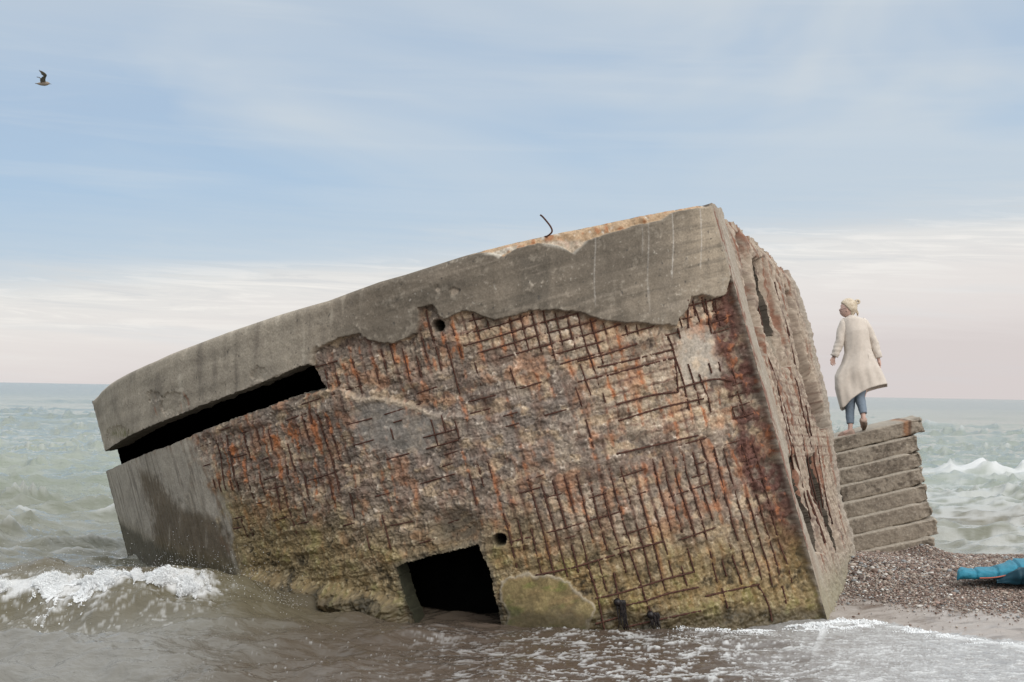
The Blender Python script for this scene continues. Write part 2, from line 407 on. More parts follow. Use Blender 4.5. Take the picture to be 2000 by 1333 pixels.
# --- displacement
D = np.zeros_like(U)
terr = np.floor((nS*2.2+nB*1.2)*3)/3
d_er = -0.080+0.040*nA+0.020*nB+0.014*terr+0.012*nC+0.005*nR+0.008*nD+0.011*fbm(U*3, Wz*20, 4, 45)
d_er += 0.010*ss(0.05, 0.35, c2b-c1b)*(0.4+0.8*cidb)-0.012*(1-ss(0.0, 0.12, c2-c1))
lv *= ss(-0.35, 0.15, fbm(U*5, Wz*1.6, 3, 23)+0.12); lh *= ss(-0.3, 0.2, fbm(U*1.4, Wz*6, 3, 24)+0.1)
d_er += -0.009*lv*mV-0.009*lh*mH
d_er += 0.045*below
d_er = d_er*(1-0.8*plast)-0.075*plast*0.8
d_er = d_er*(1-0.7*midg)+0.7*midg*(-0.045+0.006*nC)
d_er += -0.03*crn+0.03*crn*(nC+nR*0.5)
d_slab = 0.004*nC+0.0025*nD+0.0022*np.sin(wh*2*np.pi/0.16)*0.5
# chipped top edge
dtop = (wtop[None, :]-Wz)
lipy = np.interp(PX, [880, 950, 985, 1010, 1050, 1090, 1120, 1150, 1165, 1240, 1290, 1318, 1345, 1370, 1392], [505, 492, 500, 484, 474, 478, 494, 468, 463, 440, 430, 413, 408, 405, 402])
chip = ss(-1.5, 1.5, lipy-PY+2.5*nC)*ss(900, 950, PX)*vis
d_slab += chip*(-0.05-0.035*nR+0.02*nC)
for (cx, cy, r) in ((888, 570, 9), (852, 562, 8), (300, 775, 12), (835, 605, 12), (505, 730, 16), (230, 850, 20), (340, 790, 26)):
    k = ss(0, 5, r+3*nC*3-np.hypot((PX-cx)/1.2, PY-cy)); d_slab -= k*0.014*(1+nC)
lipr = ss(10, -2, s_slab+5*nC)*(PX < 620)*(s_slab > -3)       # crumbled lower lip over the slot
d_slab -= 0.03*lipr*(1+nB)
board = 1-np.exp(-(np.abs(((U+0.004*nB)/0.115) % 1-0.5)*0.115/0.005)**2)
d_low = -0.012+0.008*nB+0.003*nC-0.009*(1-board)-0.05*(1-ss(0, 30, s_low))*0
d_er = d_er*(0.25+0.75*ss(4, -46, s_low))
D = er*d_er+slabm*d_slab+lowm*d_low
D += er*bulge*(0.14+0.06*nB+0.04*nR)
D = D*(1-patchm)+patchm*(-0.015+0.014*nB+0.006*nC)
D -= 0.10*ss(0, -26, s_door)*0
cav = ss(0, 30, 46-np.hypot((PX-890)/1.3, (PY-1035)))                # hollow above the doorway
D -= 0.10*cav*er
D -= 0.03*np.exp(-dtop/0.02)*vis
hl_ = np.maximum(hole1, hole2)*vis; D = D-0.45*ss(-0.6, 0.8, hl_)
cf = ss(0.0, 0.03, U+0.022*nC+0.012*nD)*ss(0, 0.004, U); D = D*cf-(1-cf)*0.004
D += 0.06*ss(u_sil-2.8, u_sil, U)*(Wz < np.interp(U, slot_b[:, 0], slot_b[:, 1])+0.03)*(~hid)
D = np.where(hid, 0.01*nC+0.06*(Wz < np.interp(U, slot_b[:, 0], slot_b[:, 1])+0.03), D)
qx, qy = pnorm(ucol)
LV = np.stack([LX+qx[None, :]*D, LY+qy[None, :]*D, Wz+(0.010*nR+0.012*nD)*er*cf], -1)
PW = l2w(LV.reshape(-1, 3))
# --- colour
def mixc(c, col, f):
    col = np.array(col, np.float32); return c+(col-c)*np.clip(f, 0, 1)[..., None]
def sm(v, lo, hi): return ss(lo, hi, v)
nE = fbm(U*2.2+5, Wz*2.2, 5, 81); nG = fbm(U*8, Wz*2.2, 4, 83); nH = fbm(U*20, Wz*20, 3, 87)
streak = fbm(PX*0.045, PY*0.006, 4, 85)
ero = np.zeros(U.shape+(3,), np.float32)+np.array([0.205, 0.162, 0.128], np.float32)
tanf = np.clip(sm(nE+0.4*nC, -0.05, 0.5)*0.55+z_grid*0.50+z_lr*0.10, 0, 1)
ero = mixc(ero, (0.45, 0.365, 0.265), tanf*0.9)
ero = mixc(ero, (0.15, 0.115, 0.092), sm(nB-0.3*nE+0.4*nS, 0.0, 0.5)*0.75*(1-0.6*z_grid))
ero = mixc(ero, (0.19, 0.165, 0.145), ss(-30, 40, sdf(PXw, PYw, [(680, 780), (1100, 740), (1150, 880), (900, 950), (680, 900)]))*0.45)
ero = mixc(ero, (0.47, 0.41, 0.34), sm(nC+0.8*nD, 0.30, 0.65)*0.8)
ero = mixc(ero, (0.42, 0.315, 0.205), sm(fbm(U*4+9, Wz*6, 5, 89), 0.06, 0.25)*0.65)
ero = mixc(ero, (0.12, 0.08, 0.06), sm(fbm(U*3.1+2, Wz*4, 5, 90), 0.12, 0.3)*0.65)
ero = mixc(ero, (0.33, 0.17, 0.095), sm(fbm(U*3.5+7, Wz*3, 5, 92), 0.15, 0.35)*0.6)
ero = mixc(ero, (0.075, 0.055, 0.05), sm(nH-nB*0.5, 0.28, 0.55)*0.6)
# fragments between the bars, each of its own tone
ero = ero*(0.90+0.2*cidb[..., None])
# rust: brown films, orange blooms, streaks along the bar lines
brn = np.clip(sm(nG+0.5*nB, 0.0, 0.5), 0, 1)*(0.40+0.5*(z_left+z_lr*0.3+z_ul*0.5))
ero = mixc(ero, (0.185, 0.095, 0.062), brn*0.65)
nO = fbm(U*10+3, Wz*2.6, 4, 93)
org = sm(nO+0.35*nC, 0.22, 0.5)*np.clip(0.25+z_left*0.9+z_ul*0.5+0.5*ss(20, -60, np.abs(PX-780)-60)*ss(940, 1010, PY)*ss(1110, 1080, PY)+0.4*ss(-20, 20, sdf(PX, PY, [(800, 650), (900, 650), (900, 800), (800, 800)])), 0, 1)
ero = mixc(ero, (0.36, 0.125, 0.042), org*0.9)
nbk = ss(-0.35, 0.15, fbm(U*5, Wz*1.6, 3, 23)+0.12)
lr = np.clip(nbk*np.exp(-(dv/(0.011+0.009*(z_lr+z_left+z_ul).clip(0, 1)))**2)*mV*(0.35+0.65*z_any)+np.exp(-(dh/0.013)**2)*mH*(0.35+0.65*z_any), 0, 1)*sm(nC+nB, -0.5, 0.2)
ero = mixc(ero, (0.105, 0.052, 0.038), lr*0.78)
rl = np.clip(np.exp(-(dv/0.03)**2)*mV, 0, 1)*sm(nO+nC*0.5, 0.05, 0.4)*z_any
ero = mixc(ero, (0.33, 0.12, 0.045), rl*0.8)
st_ = np.exp(-(dv/0.022)**2)*sm(fbm(U*5+11, Wz*1.1, 4, 96), -0.02, 0.25)*(1-z_grid*0.7)
ero = mixc(ero, (0.11, 0.062, 0.045), np.clip(st_+z_lr*np.exp(-(dv/0.015)**2)*sm(nG, -0.3, 0.1), 0, 1)*0.65)
ero = mixc(ero, (0.36, 0.14, 0.06), st_*sm(nC+nO, 0.1, 0.4)*0.7)
ero = mixc(ero, (0.34, 0.20, 0.11), sm(fbm(U*5, Wz*5, 3, 95), 0.15, 0.5)*z_grid*0.45)
ero = mixc(ero, (0.085, 0.036, 0.028), crn*sm(nB+nC*0.7, -0.45, 0.1)*0.9)
ero = mixc(ero, (0.26, 0.10, 0.045), crn*sm(nC+nO, 0.25, 0.6)*0.8)
ero = mixc(ero, (0.30, 0.26, 0.21), ss(45, -5, -s_low)*0.0+ss(-46, -2, s_low)*sm(nB+0.6*nC, -0.25, 0.25)*0.75)
ero = mixc(ero, (0.365, 0.325, 0.275), plast*(0.75-0.45*sm(nC+nB, -0.1, 0.4)))
ero = mixc(ero, (0.185, 0.17, 0.15), midg*0.8*(1-0.4*sm(nC, 0.1, 0.5)))
led = ss(7, 2, np.abs(PYw-ledge_y-4))*ss(640, 700, PX)*ss(880, 800, PX)
ero = mixc(ero, (0.36, 0.29, 0.215), led*0.7)
# algae towards the water, yellow-brown
hz = np.clip(ZW, -1, 4)
alg = ss(1.15, 0.25, hz+0.35*nE+0.15*nC-0.25*ss(700, 400, PX))
ero = mixc(ero, (0.20, 0.145, 0.055), alg*0.72)
ero = mixc(ero, (0.13, 0.12, 0.04), alg*sm(nB+nC*0.6, 0.05, 0.45)*0.65)
ero = mixc(ero, (0.045, 0.035, 0.022), alg*sm(-nB+nH*0.7, 0.15, 0.5)*0.8)
ero = mixc(ero, (0.34, 0.275, 0.17), alg*sm(nD+nC, 0.2, 0.6)*0.5)
ero = mixc(ero, (0.07, 0.06, 0.045), cav*0.75*sm(nB+nC, -0.4, 0.1))
ero = mixc(ero, (0.19, 0.145, 0.065), patchm*0.8)
ero = mixc(ero, (0.12, 0.13, 0.035), patchm*sm(fbm(U*2.5, Wz*7, 4, 99), 0.02, 0.4)*0.8)
ero = mixc(ero, (0.25, 0.17, 0.08), patchm*sm(fbm(U*4, Wz*9, 4, 101), 0.1, 0.5)*0.7)
ero = mixc(ero, (0.30, 0.255, 0.19), patchm*ss(9, 2, patch)*0.9)
ero = mixc(ero, (0.10, 0.09, 0.07), ss(-14, -1, s_door)*0.55)
# slab
sl = np.zeros_like(ero)+np.array([0.27, 0.235, 0.19], np.float32)
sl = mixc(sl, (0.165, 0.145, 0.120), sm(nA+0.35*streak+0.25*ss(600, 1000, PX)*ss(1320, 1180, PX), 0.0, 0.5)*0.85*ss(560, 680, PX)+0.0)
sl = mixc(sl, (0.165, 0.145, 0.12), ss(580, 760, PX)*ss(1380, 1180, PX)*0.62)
sl = mixc(sl, (0.115, 0.105, 0.09), ss(-10, 30, sdf(PX+30*streak, PY, [(1000, 480), (1090, 490), (1090, 620), (990, 610)]))*0.6)
sl = mixc(sl, (0.33, 0.285, 0.225), ss(1270, 1400, PX)*ss(620, 480, PY)*0.55)
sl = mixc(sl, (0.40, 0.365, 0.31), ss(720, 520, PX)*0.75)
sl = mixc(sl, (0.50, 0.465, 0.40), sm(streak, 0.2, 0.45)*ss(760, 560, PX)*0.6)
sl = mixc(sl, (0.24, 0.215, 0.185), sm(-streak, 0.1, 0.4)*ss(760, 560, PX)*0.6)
sl = mixc(sl, (0.13, 0.115, 0.095), sm(fbm(U*1.2, Wz*15, 4, 103), 0.05, 0.4)*ss(640, 800, PX)*0.55)
sl = mixc(sl, (0.36, 0.32, 0.27), sm(fbm(U*0.9+3, Wz*12, 4, 104), 0.2, 0.45)*ss(700, 900, PX)*0.4)
for w_ in (-0.22, -0.45, -0.70): sl = mixc(sl, (0.10, 0.09, 0.075), np.exp(-((Wz-wtop[None, :]-w_+0.006*nB)/0.004)**2)*sm(nB+nC, -0.1, 0.25)*ss(740, 900, PX)*0.6)
sl = mixc(sl, (0.17, 0.15, 0.125), sm(nB+0.7*nC, 0.05, 0.5)*0.4)
sl = mixc(sl, (0.33, 0.30, 0.255), sm(-nB+0.8*nC+0.6*nD, 0.25, 0.6)*0.45)
sl = mixc(sl, (0.42, 0.39, 0.34), sm(nD+0.6*nC+0.5*fbm(U*1.5, Wz*5, 3, 105), 0.52, 0.9)*ss(560, 700, PX)*0.7)
sl = mixc(sl, (0.36, 0.33, 0.28), ss(34, 8, s_slab)*sm(nC+nB*0.5, 0.05, 0.5)*ss(560, 640, PX)*0.5)
sl = sl*(1+0.30*streak+0.22*fbm(U*1.1, Wz*3, 4, 106)+0.25*fbm(U*0.7+4, Wz*9, 4, 108))[..., None]
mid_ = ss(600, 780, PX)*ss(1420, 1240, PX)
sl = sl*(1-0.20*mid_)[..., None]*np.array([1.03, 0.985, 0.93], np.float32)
spk = (c1 < 0.16)*(cid > 0.62); sl = mixc(sl, (0.40, 0.37, 0.32), (c1 < 0.05+0.09*cidb)*(cid > 0.62)*0.5*ss(600, 750, PX)*sm(nB, -0.1, 0.2))
spk2 = (c1 < 0.12)*(cid < 0.13); sl = mixc(sl, (0.06, 0.055, 0.05), spk2*0.7)
for (x0, ya, yb, s_) in ((1162, 455, 600, 1.0), (1266, 428, 590, 0.8), (1314, 412, 545, 1.3), (1369, 408, 528, 1.2), (1254, 440, 500, .6), (1268, 560, 612, .6)):
    k = np.exp(-((PX-x0-1.2*np.sin(PY/23))/1.1)**2)*ss(ya-4, ya+4, PY)*ss(yb+6, yb-14, PY)*(0.6+0.5*nD)
    sl = mixc(sl, (0.62, 0.60, 0.56), k*0.42*s_)
sl = mixc(sl, (0.46, 0.325, 0.205), chip*(0.85-0.3*sm(nB, 0, 0.4)))
sl = mixc(sl, (0.30, 0.12, 0.05), chip*sm(nC+nB, 0.15, 0.45)*0.75)
sl = mixc(sl, (0.55, 0.52, 0.47), chip*sm(-nC+0.3*nB, 0.2, 0.5)*0.8)
whp = ss(-2, 3, sdf(PX+2*nC, PY+3*nC, [(942, 497), (985, 484), (1015, 478), (1008, 486), (985, 495), (975, 507), (965, 500)]))
whp2 = ss(-3, 4, sdf(PX+3*nC, PY+3*nC, [(1060, 470), (1150, 468), (1135, 485), (1122, 497), (1105, 488), (1060, 480)]))
sl = mixc(sl, (0.52, 0.48, 0.41), np.maximum(whp, whp2*0.6)*0.85)
for (cx, cy, r) in ((888, 570, 8), (855, 566, 6)):
    sl = mixc(sl, (0.40, 0.33, 0.26), ss(0, 3, r+4*nC-np.hypot(PX-cx, PY-cy))*0.6)
sl = mixc(sl, (0.31, 0.26, 0.205), lipr*0.7); sl = mixc(sl, (0.11, 0.085, 0.06), lipr*sm(nC+nB, 0.0, 0.4)*0.8)
sl = mixc(sl, (0.13, 0.13, 0.03), ss(14, 4, np.hypot((PX-235)/2.5, (PY-846)))*sm(nC, -0.2, 0.3)*0.8)
sl = mixc(sl, (0.30, 0.12, 0.06), sm(nO, 0.2, 0.45)*ss(0, 12, 32-np.hypot((PX-330)/1.6, (PY-788)))*0.7)
# smooth foot on the left
ero = ero*ero_gain; gl_ = ero.mean(-1, keepdims=True); ero = gl_+(ero-gl_)*0.98
lo = np.zeros_like(ero)+np.array([0.37, 0.33, 0.275], np.float32)
lo = mixc(lo, (0.19, 0.165, 0.13), sm(streak+0.4*nB, -0.05, 0.5)*0.7)
lo = mixc(lo, (0.12, 0.10, 0.08), sm(fbm(U*9, Wz*1.2, 4, 109), 0.12, 0.35)*0.6)
lo = mixc(lo, (0.38, 0.335, 0.27), sm(fbm(U*10+3, Wz*0.9, 4, 110)+0.3*nC, 0.15, 0.4)*0.5)
wetp = ss(-8, 14, sdf(PX+10*nC*2+20*streak, PYw, [(262, 915), (300, 925), (330, 968), (352, 992), (392, 1000), (430, 1022), (450, 1050), (462, 1150), (300, 1150), (292, 1000)]))
lo = mixc(lo, (0.10, 0.072, 0.042), wetp*0.85)
lo = mixc(lo, (0.33, 0.29, 0.235), sm(fbm(PX*0.11, PY*0.012, 3, 107), 0.25, 0.5)*0.5)
lo = mixc(lo, (0.37, 0.33, 0.27), ss(945, 900, PY+12*nC-(PX-300)*-0.2)*ss(270, 330, PX)*0.5)
lo = mixc(lo, (0.13, 0.075, 0.045), ss(40, 5, s_low)*sm(nO+nB, 0.2, 0.6)*0.6*(PY > 860))
lo = mixc(lo, (0.15, 0.12, 0.05), ss(0.45, 0.0, hz+0.1*nB)*0.7)
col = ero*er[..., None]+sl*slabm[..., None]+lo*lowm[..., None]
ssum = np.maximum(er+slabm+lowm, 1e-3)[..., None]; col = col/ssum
edge_n = ss(0.02, 0.005, U+0.022*nC+0.012*nD)
col = mixc(col, (0.36, 0.31, 0.25), edge_n*0.8)
col *= np.clip(1+0.20*nF+(0.12+0.22*er)*nD+(0.16+0.1*er)*nC+0.30*nB+0.12*er*nB+0.25*er*fbm(U*9, Wz*9, 4, 119), 0.35, 1.8)[..., None]
tide = ss(0.20, 0.06, hz+0.06*nB+0.03*nC-0.10*ss(600, 300, PX))*vis
col = mixc(col, (0.05, 0.042, 0.026), tide*0.72)
wet = np.clip(ss(0.35, 0.0, hz+0.1*nB)+0.6*wetp*lowm, 0, 1)*0.8
col = mixc(col, (0.012, 0.011, 0.010), ss(-0.4, 0.6, hl_)); col = mixc(col, (0.10, 0.085, 0.065), ss(-4, -0.6, hl_)*ss(0.5, -0.2, hl_)*0.6)  # pipe holes painted near-black for the shade inside, paler ring around
col = np.clip(col, 0.004, 0.8)
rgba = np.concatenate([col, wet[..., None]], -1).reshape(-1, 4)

# --- openings
wt = np.interp(U, slot_t[:, 0], slot_t[:, 1]); wb = np.interp(U, slot_b[:, 0], slot_b[:, 1])
jag = 0.012*nC+0.006*nD
sr = slot_u0+np.interp(Wz, [slot_b[0, 1], slot_t[0, 1]], [-0.04, 0.05])*1.0
in_slot = (Wz < wt+jag) & (Wz > wb+0.5*jag) & (U > sr+0.02*nC) & (U < slot_u1)
opening = in_slot | ((s_door > 0) & vis)
Fg = grid_faces(NR, len(ucol))
fo = opening.ravel()[Fg].all(axis=1)
Fk = Fg[~fo]
isslab = (slabm.ravel()[Fk].mean(axis=1) > 0.5)
# above the ledge of the slot only
rootB = empty('bunker', (float((A_[0]+B_[0])/2-3), 15.5, 0.0), 'huge tilted concrete bunker with rust-stained eroded wall and black doorway, sunk in surf', 'bunker')
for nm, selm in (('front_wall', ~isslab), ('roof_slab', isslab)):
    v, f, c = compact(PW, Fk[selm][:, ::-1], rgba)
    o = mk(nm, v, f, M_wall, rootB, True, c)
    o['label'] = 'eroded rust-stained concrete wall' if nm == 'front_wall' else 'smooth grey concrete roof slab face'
# reveals: extrude the rim of each opening inwards
E = np.concatenate([Fk[:, [0, 1]], Fk[:, [1, 2]], Fk[:, [2, 3]], Fk[:, [3, 0]]])
Es = np.sort(E, axis=1); key = Es[:, 0].astype(np.int64)*10000000+Es[:, 1]
uq, inv, cnt = np.unique(key, return_inverse=True, return_counts=True)
bE = E[cnt[inv] == 1]
rr, cc = bE//len(ucol), bE % len(ucol)
inner = ~(((rr == 0).all(1)) | ((rr == NR-1).all(1)) | ((cc == 0).all(1)) | ((cc == len(ucol)-1).all(1)))
bE = bE[inner]
vid = np.unique(bE); mp = {int(a): i for i, a in enumerate(vid)}
ru = U.ravel()[vid]; ax_, ay_ = pnorm(ru)
L0 = LV.reshape(-1, 3)[vid]; steps = [0, 0.02, 0.05, 0.10, 0.17, 0.25, 0.34]
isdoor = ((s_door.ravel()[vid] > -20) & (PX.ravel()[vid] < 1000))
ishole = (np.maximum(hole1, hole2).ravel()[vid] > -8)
RV = []; RC = []
for k, t in enumerate(steps):
    L = L0.copy(); nz = 0.02*fbm(L0[:, 0]*9+k*3.1, L0[:, 2]*9, 2, 111)*(k > 0)
    sl_top = (~isdoor)&(~ishole)&(np.abs(L0[:, 2]-np.interp(ru, slot_t[:, 0], slot_t[:, 1])) < 0.06)
    td_ = np.where(isdoor, t*0.62, t); L[:, 0] -= ax_*td_; L[:, 1] -= ay_*td_
    L[:, 2] += np.where(sl_top, -0.10*ss(0.1, 0.3, np.full(len(vid), t)), 0)*0+nz
    RV.append(l2w(L))
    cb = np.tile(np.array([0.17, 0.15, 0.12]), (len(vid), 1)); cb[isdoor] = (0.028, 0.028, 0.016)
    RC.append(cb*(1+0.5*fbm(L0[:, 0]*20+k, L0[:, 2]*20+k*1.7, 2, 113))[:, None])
RV = np.concatenate(RV); RC = np.clip(np.concatenate(RC), 0.01, 1); n0 = len(vid)
ei = np.array([[mp[int(a)], mp[int(b)]] for a, b in bE])
RF = np.concatenate([np.stack([ei[:, 0]+k*n0, ei[:, 1]+k*n0, ei[:, 1]+(k+1)*n0, ei[:, 0]+(k+1)*n0], -1) for k in range(len(steps)-1)])
M_rev = tint_mat('reveal_concrete', 0.8, 40, wet=False)  # one concrete for all opening reveals, tinted darkest at the door
fd = isdoor[ei[:, 0]]; fh = ishole[ei[:, 0]]
rep = lambda s: np.concatenate([s]*(len(steps)-1))
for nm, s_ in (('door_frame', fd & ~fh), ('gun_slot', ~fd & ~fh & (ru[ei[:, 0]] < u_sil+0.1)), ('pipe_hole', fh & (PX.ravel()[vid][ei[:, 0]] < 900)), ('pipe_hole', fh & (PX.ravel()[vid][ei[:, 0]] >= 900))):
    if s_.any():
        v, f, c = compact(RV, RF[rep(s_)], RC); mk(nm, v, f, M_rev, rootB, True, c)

# roof, back room, floor
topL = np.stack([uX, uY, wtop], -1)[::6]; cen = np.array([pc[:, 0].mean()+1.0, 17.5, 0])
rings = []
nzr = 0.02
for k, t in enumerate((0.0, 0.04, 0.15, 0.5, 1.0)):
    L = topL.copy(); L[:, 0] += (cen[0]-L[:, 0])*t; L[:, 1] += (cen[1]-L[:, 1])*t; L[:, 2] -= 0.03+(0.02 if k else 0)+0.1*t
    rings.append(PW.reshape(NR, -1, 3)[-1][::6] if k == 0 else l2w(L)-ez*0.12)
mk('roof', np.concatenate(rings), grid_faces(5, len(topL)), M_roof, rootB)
# ceiling of the room (underside of the roof slab) and added screen behind the doorway
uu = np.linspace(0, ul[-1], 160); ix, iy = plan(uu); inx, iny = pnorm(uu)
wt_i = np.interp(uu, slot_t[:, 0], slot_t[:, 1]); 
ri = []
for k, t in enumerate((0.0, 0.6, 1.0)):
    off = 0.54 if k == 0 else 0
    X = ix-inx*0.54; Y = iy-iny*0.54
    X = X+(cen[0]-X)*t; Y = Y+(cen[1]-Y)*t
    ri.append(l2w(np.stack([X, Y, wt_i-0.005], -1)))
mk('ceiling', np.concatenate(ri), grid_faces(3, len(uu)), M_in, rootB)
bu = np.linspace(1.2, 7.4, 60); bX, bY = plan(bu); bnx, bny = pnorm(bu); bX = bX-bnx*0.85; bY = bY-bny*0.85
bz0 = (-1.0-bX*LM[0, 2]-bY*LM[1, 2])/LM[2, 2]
mk('doorway_blackout', np.concatenate([l2w(np.stack([bX, bY, bz0], -1)), l2w(np.stack([bX, bY, bz0*0+slot_b[:, 1].min()-0.1], -1))]), grid_faces(2, 60), M_in, rootB)  # added dark screen, hides the lit water so the doorway stays black
#
PWl = []
for s_, (a, b) in enumerate(((0, 0), (1, 0))): pass

# ================================================================== END WALL
Cb = at(1668, 1092, 16.0); Db = at(1551, 527, 16.3); 
Bx = B_-ez*0.8; Cx = Cb+(Cb-Db)/np.linalg.norm(Cb-Db)*0.9
ns, ntt = 420, 620
S, T = np.meshgrid(np.linspace(0, 1, ns), np.linspace(0, 1, ntt))
S = S.astype(np.float32); T = T.astype(np.float32)
def bil(s, t): return (Bx*(1-s)[..., None]+Cx*s[..., None])*(1-t)[..., None]+(A_*(1-s)[..., None]+Db*s[..., None])*t[..., None]
E0 = bil(S, T)+np.array([1.0, 0, 0])*(0.085*S**2*np.sin(np.pi*np.clip((T-0.38)/0.60, 0, 1)))[..., None]
nrm = np.cross(Cx-Bx, A_-Bx); nrm /= np.linalg.norm(nrm)
if nrm[0] < 0: nrm = -nrm
ePX, ePY = proj(E0); ePX = ePX.astype(np.float32); ePY = ePY.astype(np.float32)
sm_ = S*2.9; tm = T*5.0
a1 = fbm(sm_*3, tm*1.2, 5, 201); a2 = fbm(sm_*11, tm*3.2, 5, 203); a3 = fbm(sm_*26, tm*12, 4, 207); a4 = fbm(sm_*9, tm*9, 4, 209, rid=True)
a5 = fbm(sm_*1.2, tm*9, 4, 211)
xw = ePX+1.5*a2+1.5*a3; yw = ePY+6*a1+5*a3
De = -0.05+0.022*a1+0.026*a2+0.018*a4+0.014*a3
ribs = np.abs(((sm_+0.03*a1)/0.17) % 1-0.5)*2
De += -0.045*(1-ss(0.0, 0.45, ribs))*ss(0.15, 0.3, S)
strip = ss(0.16, 0.115, S+0.05*a1+0.025*a3+0.02*a2)
botm = ss(0.42, 0.25, T+0.06*a1)
De = De*(1-strip)+strip*(0.0+0.008*a3+0.008*a1)
slA = sdf(xw, yw, [(1483, 520), (1502, 518), (1523, 590), (1545, 680), (1553, 712), (1535, 712), (1514, 672), (1496, 610)])
slA2 = sdf(xw, yw, [(1450, 470), (1465, 468), (1485, 580), (1505, 690), (1490, 700), (1470, 620)])
slB = sdf(xw, yw, [(1543, 890), (1559, 888), (1573, 950), (1595, 1020), (1607, 1080), (1596, 1080), (1574, 1010), (1555, 960)])
slC = sdf(xw, yw, [(1585, 890), (1600, 888), (1614, 950), (1635, 1040), (1644, 1080), (1634, 1080), (1614, 1010), (1596, 960)])
slD = sdf(xw, yw, [(1542, 560), (1553, 575), (1577, 665), (1600, 745), (1624, 835), (1611, 842), (1590, 800), (1566, 700), (1550, 630)])
hol = sdf(ePX, ePY, [(1531, 697), (1541, 695), (1546, 709), (1536, 711)])
De = De-0.12*ss(-4, 1, slA)-0.24*ss(-1, 2, slA2)-0.03*ss(-5, 0, slB)-0.03*ss(-5, 0, slC)-0.18*ss(-1, 2, slD)
De += 0.05*botm*(1-strip)*(1-ss(-3, 2, np.maximum(slB, slC)))
backcol = ss(0.93, 0.97, S); De += 0.03*backcol
De = De*ss(0, 0.012, S)-0.004*(1-ss(0, 0.012, S))
topd = ss(0.955, 1.0, T); De -= topd*0.06*(1-strip)*(1+a2)
EV = E0+nrm*De[..., None]
# broken upper rim: bumps in height along the top edge
rim = (0.07*fbm(S[-1]*7, S[-1]*0+3, 4, 215)+0.03*fbm(S[-1]*25, S[-1]*0+5, 3, 217)+0.10*np.sin(np.pi*np.clip(S[-1], 0, 1)))
rim *= ss(0, 0.05, S[-1])*1.0
EV += ez*(rim[None, :]*ss(0.8, 1.0, T))[..., None]
ec = np.zeros(S.shape+(3,), np.float32)+np.array([0.33, 0.265, 0.205], np.float32)
ec = mixc(ec, (0.20, 0.15, 0.12), sm(a2+a1*0.6, -0.1, 0.5)*0.8)
ec = mixc(ec, (0.47, 0.39, 0.31), sm(a3+a4*0.3, 0.1, 0.6)*0.7)
ec = mixc(ec, (0.20, 0.085, 0.05), sm(fbm(sm_*12, tm*1.1, 4, 219)+0.2*a3, 0.10, 0.35)*0.85)
ec = mixc(ec, (0.10, 0.06, 0.05), sm(-a3+a2*0.6, 0.25, 0.6)*0.7)
ec = mixc(ec, (0.13, 0.065, 0.045), np.exp(-((((tm+0.02*a1)/0.12) % 1-0.5)*0.12/0.012)**2)*ss(0.46, 0.5, T)*ss(0.72, 0.64, T)*ss(0.2, 0.3, S)*0.6)
ec = mixc(ec, (0.33, 0.285, 0.23), strip*0.93); ec = mixc(ec, (0.47, 0.43, 0.37), strip*sm(a2+a3, 0.1, 0.6)*0.5); ec = mixc(ec, (0.26, 0.20, 0.15), strip*sm(fbm(sm_*4, tm*1.5, 4, 233)+0.3*a3, 0.05, 0.3)*0.6); ec = mixc(ec, (0.24, 0.21, 0.17), strip*sm(-a3+a1, 0.15, 0.6)*0.6)
ec = mixc(ec, (0.05, 0.042, 0.035), 0*S); ec = mixc(ec, (0.13, 0.105, 0.085), ss(0, 2, slA2)*0.5)
redge = ss(0.05, 0.01, S+0.03*a1+0.02*a2)*ss(0.15, 0.35, T); ec = mixc(ec, (0.17, 0.07, 0.045), redge*sm(a3+a2, -0.3, 0.2)*0.9)
gb = botm*(1-strip)*ss(0.30, 0.18, T); ec = mixc(ec, (0.31, 0.28, 0.235), gb*0.8)
ec = mixc(ec, (0.085, 0.045, 0.035), ss(-1, 3, slD)*sm(a3+a2, -0.5, 0.0)*0.95)
ec = mixc(ec, (0.23, 0.195, 0.15), ss(-1, 3, slA)*0.7)
ec = mixc(ec, (0.05, 0.045, 0.04), ss(-0.5, 1.0, hol))
ec = mixc(ec, (0.25, 0.225, 0.14), ss(0.5, 0.1, E0[..., 2]+0.15*a1)*0.6)
ec = mixc(ec, (0.35, 0.31, 0.26), backcol*0.7)
ec *= (1+0.2*pn(sm_*60, tm*60, 221))[..., None]
ew = ss(0.3, 0.05, E0[..., 2])*0.6
Fe = grid_faces(ntt, ns)
eop = ((slB > 0) | (slC > 0) | (hol > 0) | ((slA > 0) & (ePY < 650))).ravel()
Fe = Fe[~eop[Fe].all(axis=1)]
E2 = np.concatenate([Fe[:, [0, 1]], Fe[:, [1, 2]], Fe[:, [2, 3]], Fe[:, [3, 0]]]); Es2 = np.sort(E2, axis=1)
_, inv2, cnt2 = np.unique(Es2[:, 0].astype(np.int64)*10000000+Es2[:, 1], return_inverse=True, return_counts=True)
b2 = E2[cnt2[inv2] == 1]; r2_, c2_ = b2//ns, b2 % ns
b2 = b2[~((r2_ == 0).all(1) | (r2_ == ntt-1).all(1) | (c2_ == 0).all(1) | (c2_ == ns-1).all(1))]
vid2 = np.unique(b2); mp2 = {int(a): i for i, a in enumerate(vid2)}; e22 = np.array([[mp2[int(a)], mp2[int(b)]] for a, b in b2]); n02 = len(vid2)
RV2 = np.concatenate([EV.reshape(-1, 3)[vid2]-nrm*t for t in (0, .03, .06, .10, .14)])
RF2 = np.concatenate([np.stack([e22[:, 0]+k*n02, e22[:, 1]+k*n02, e22[:, 1]+(k+1)*n02, e22[:, 0]+(k+1)*n02], -1) for k in range(4)])
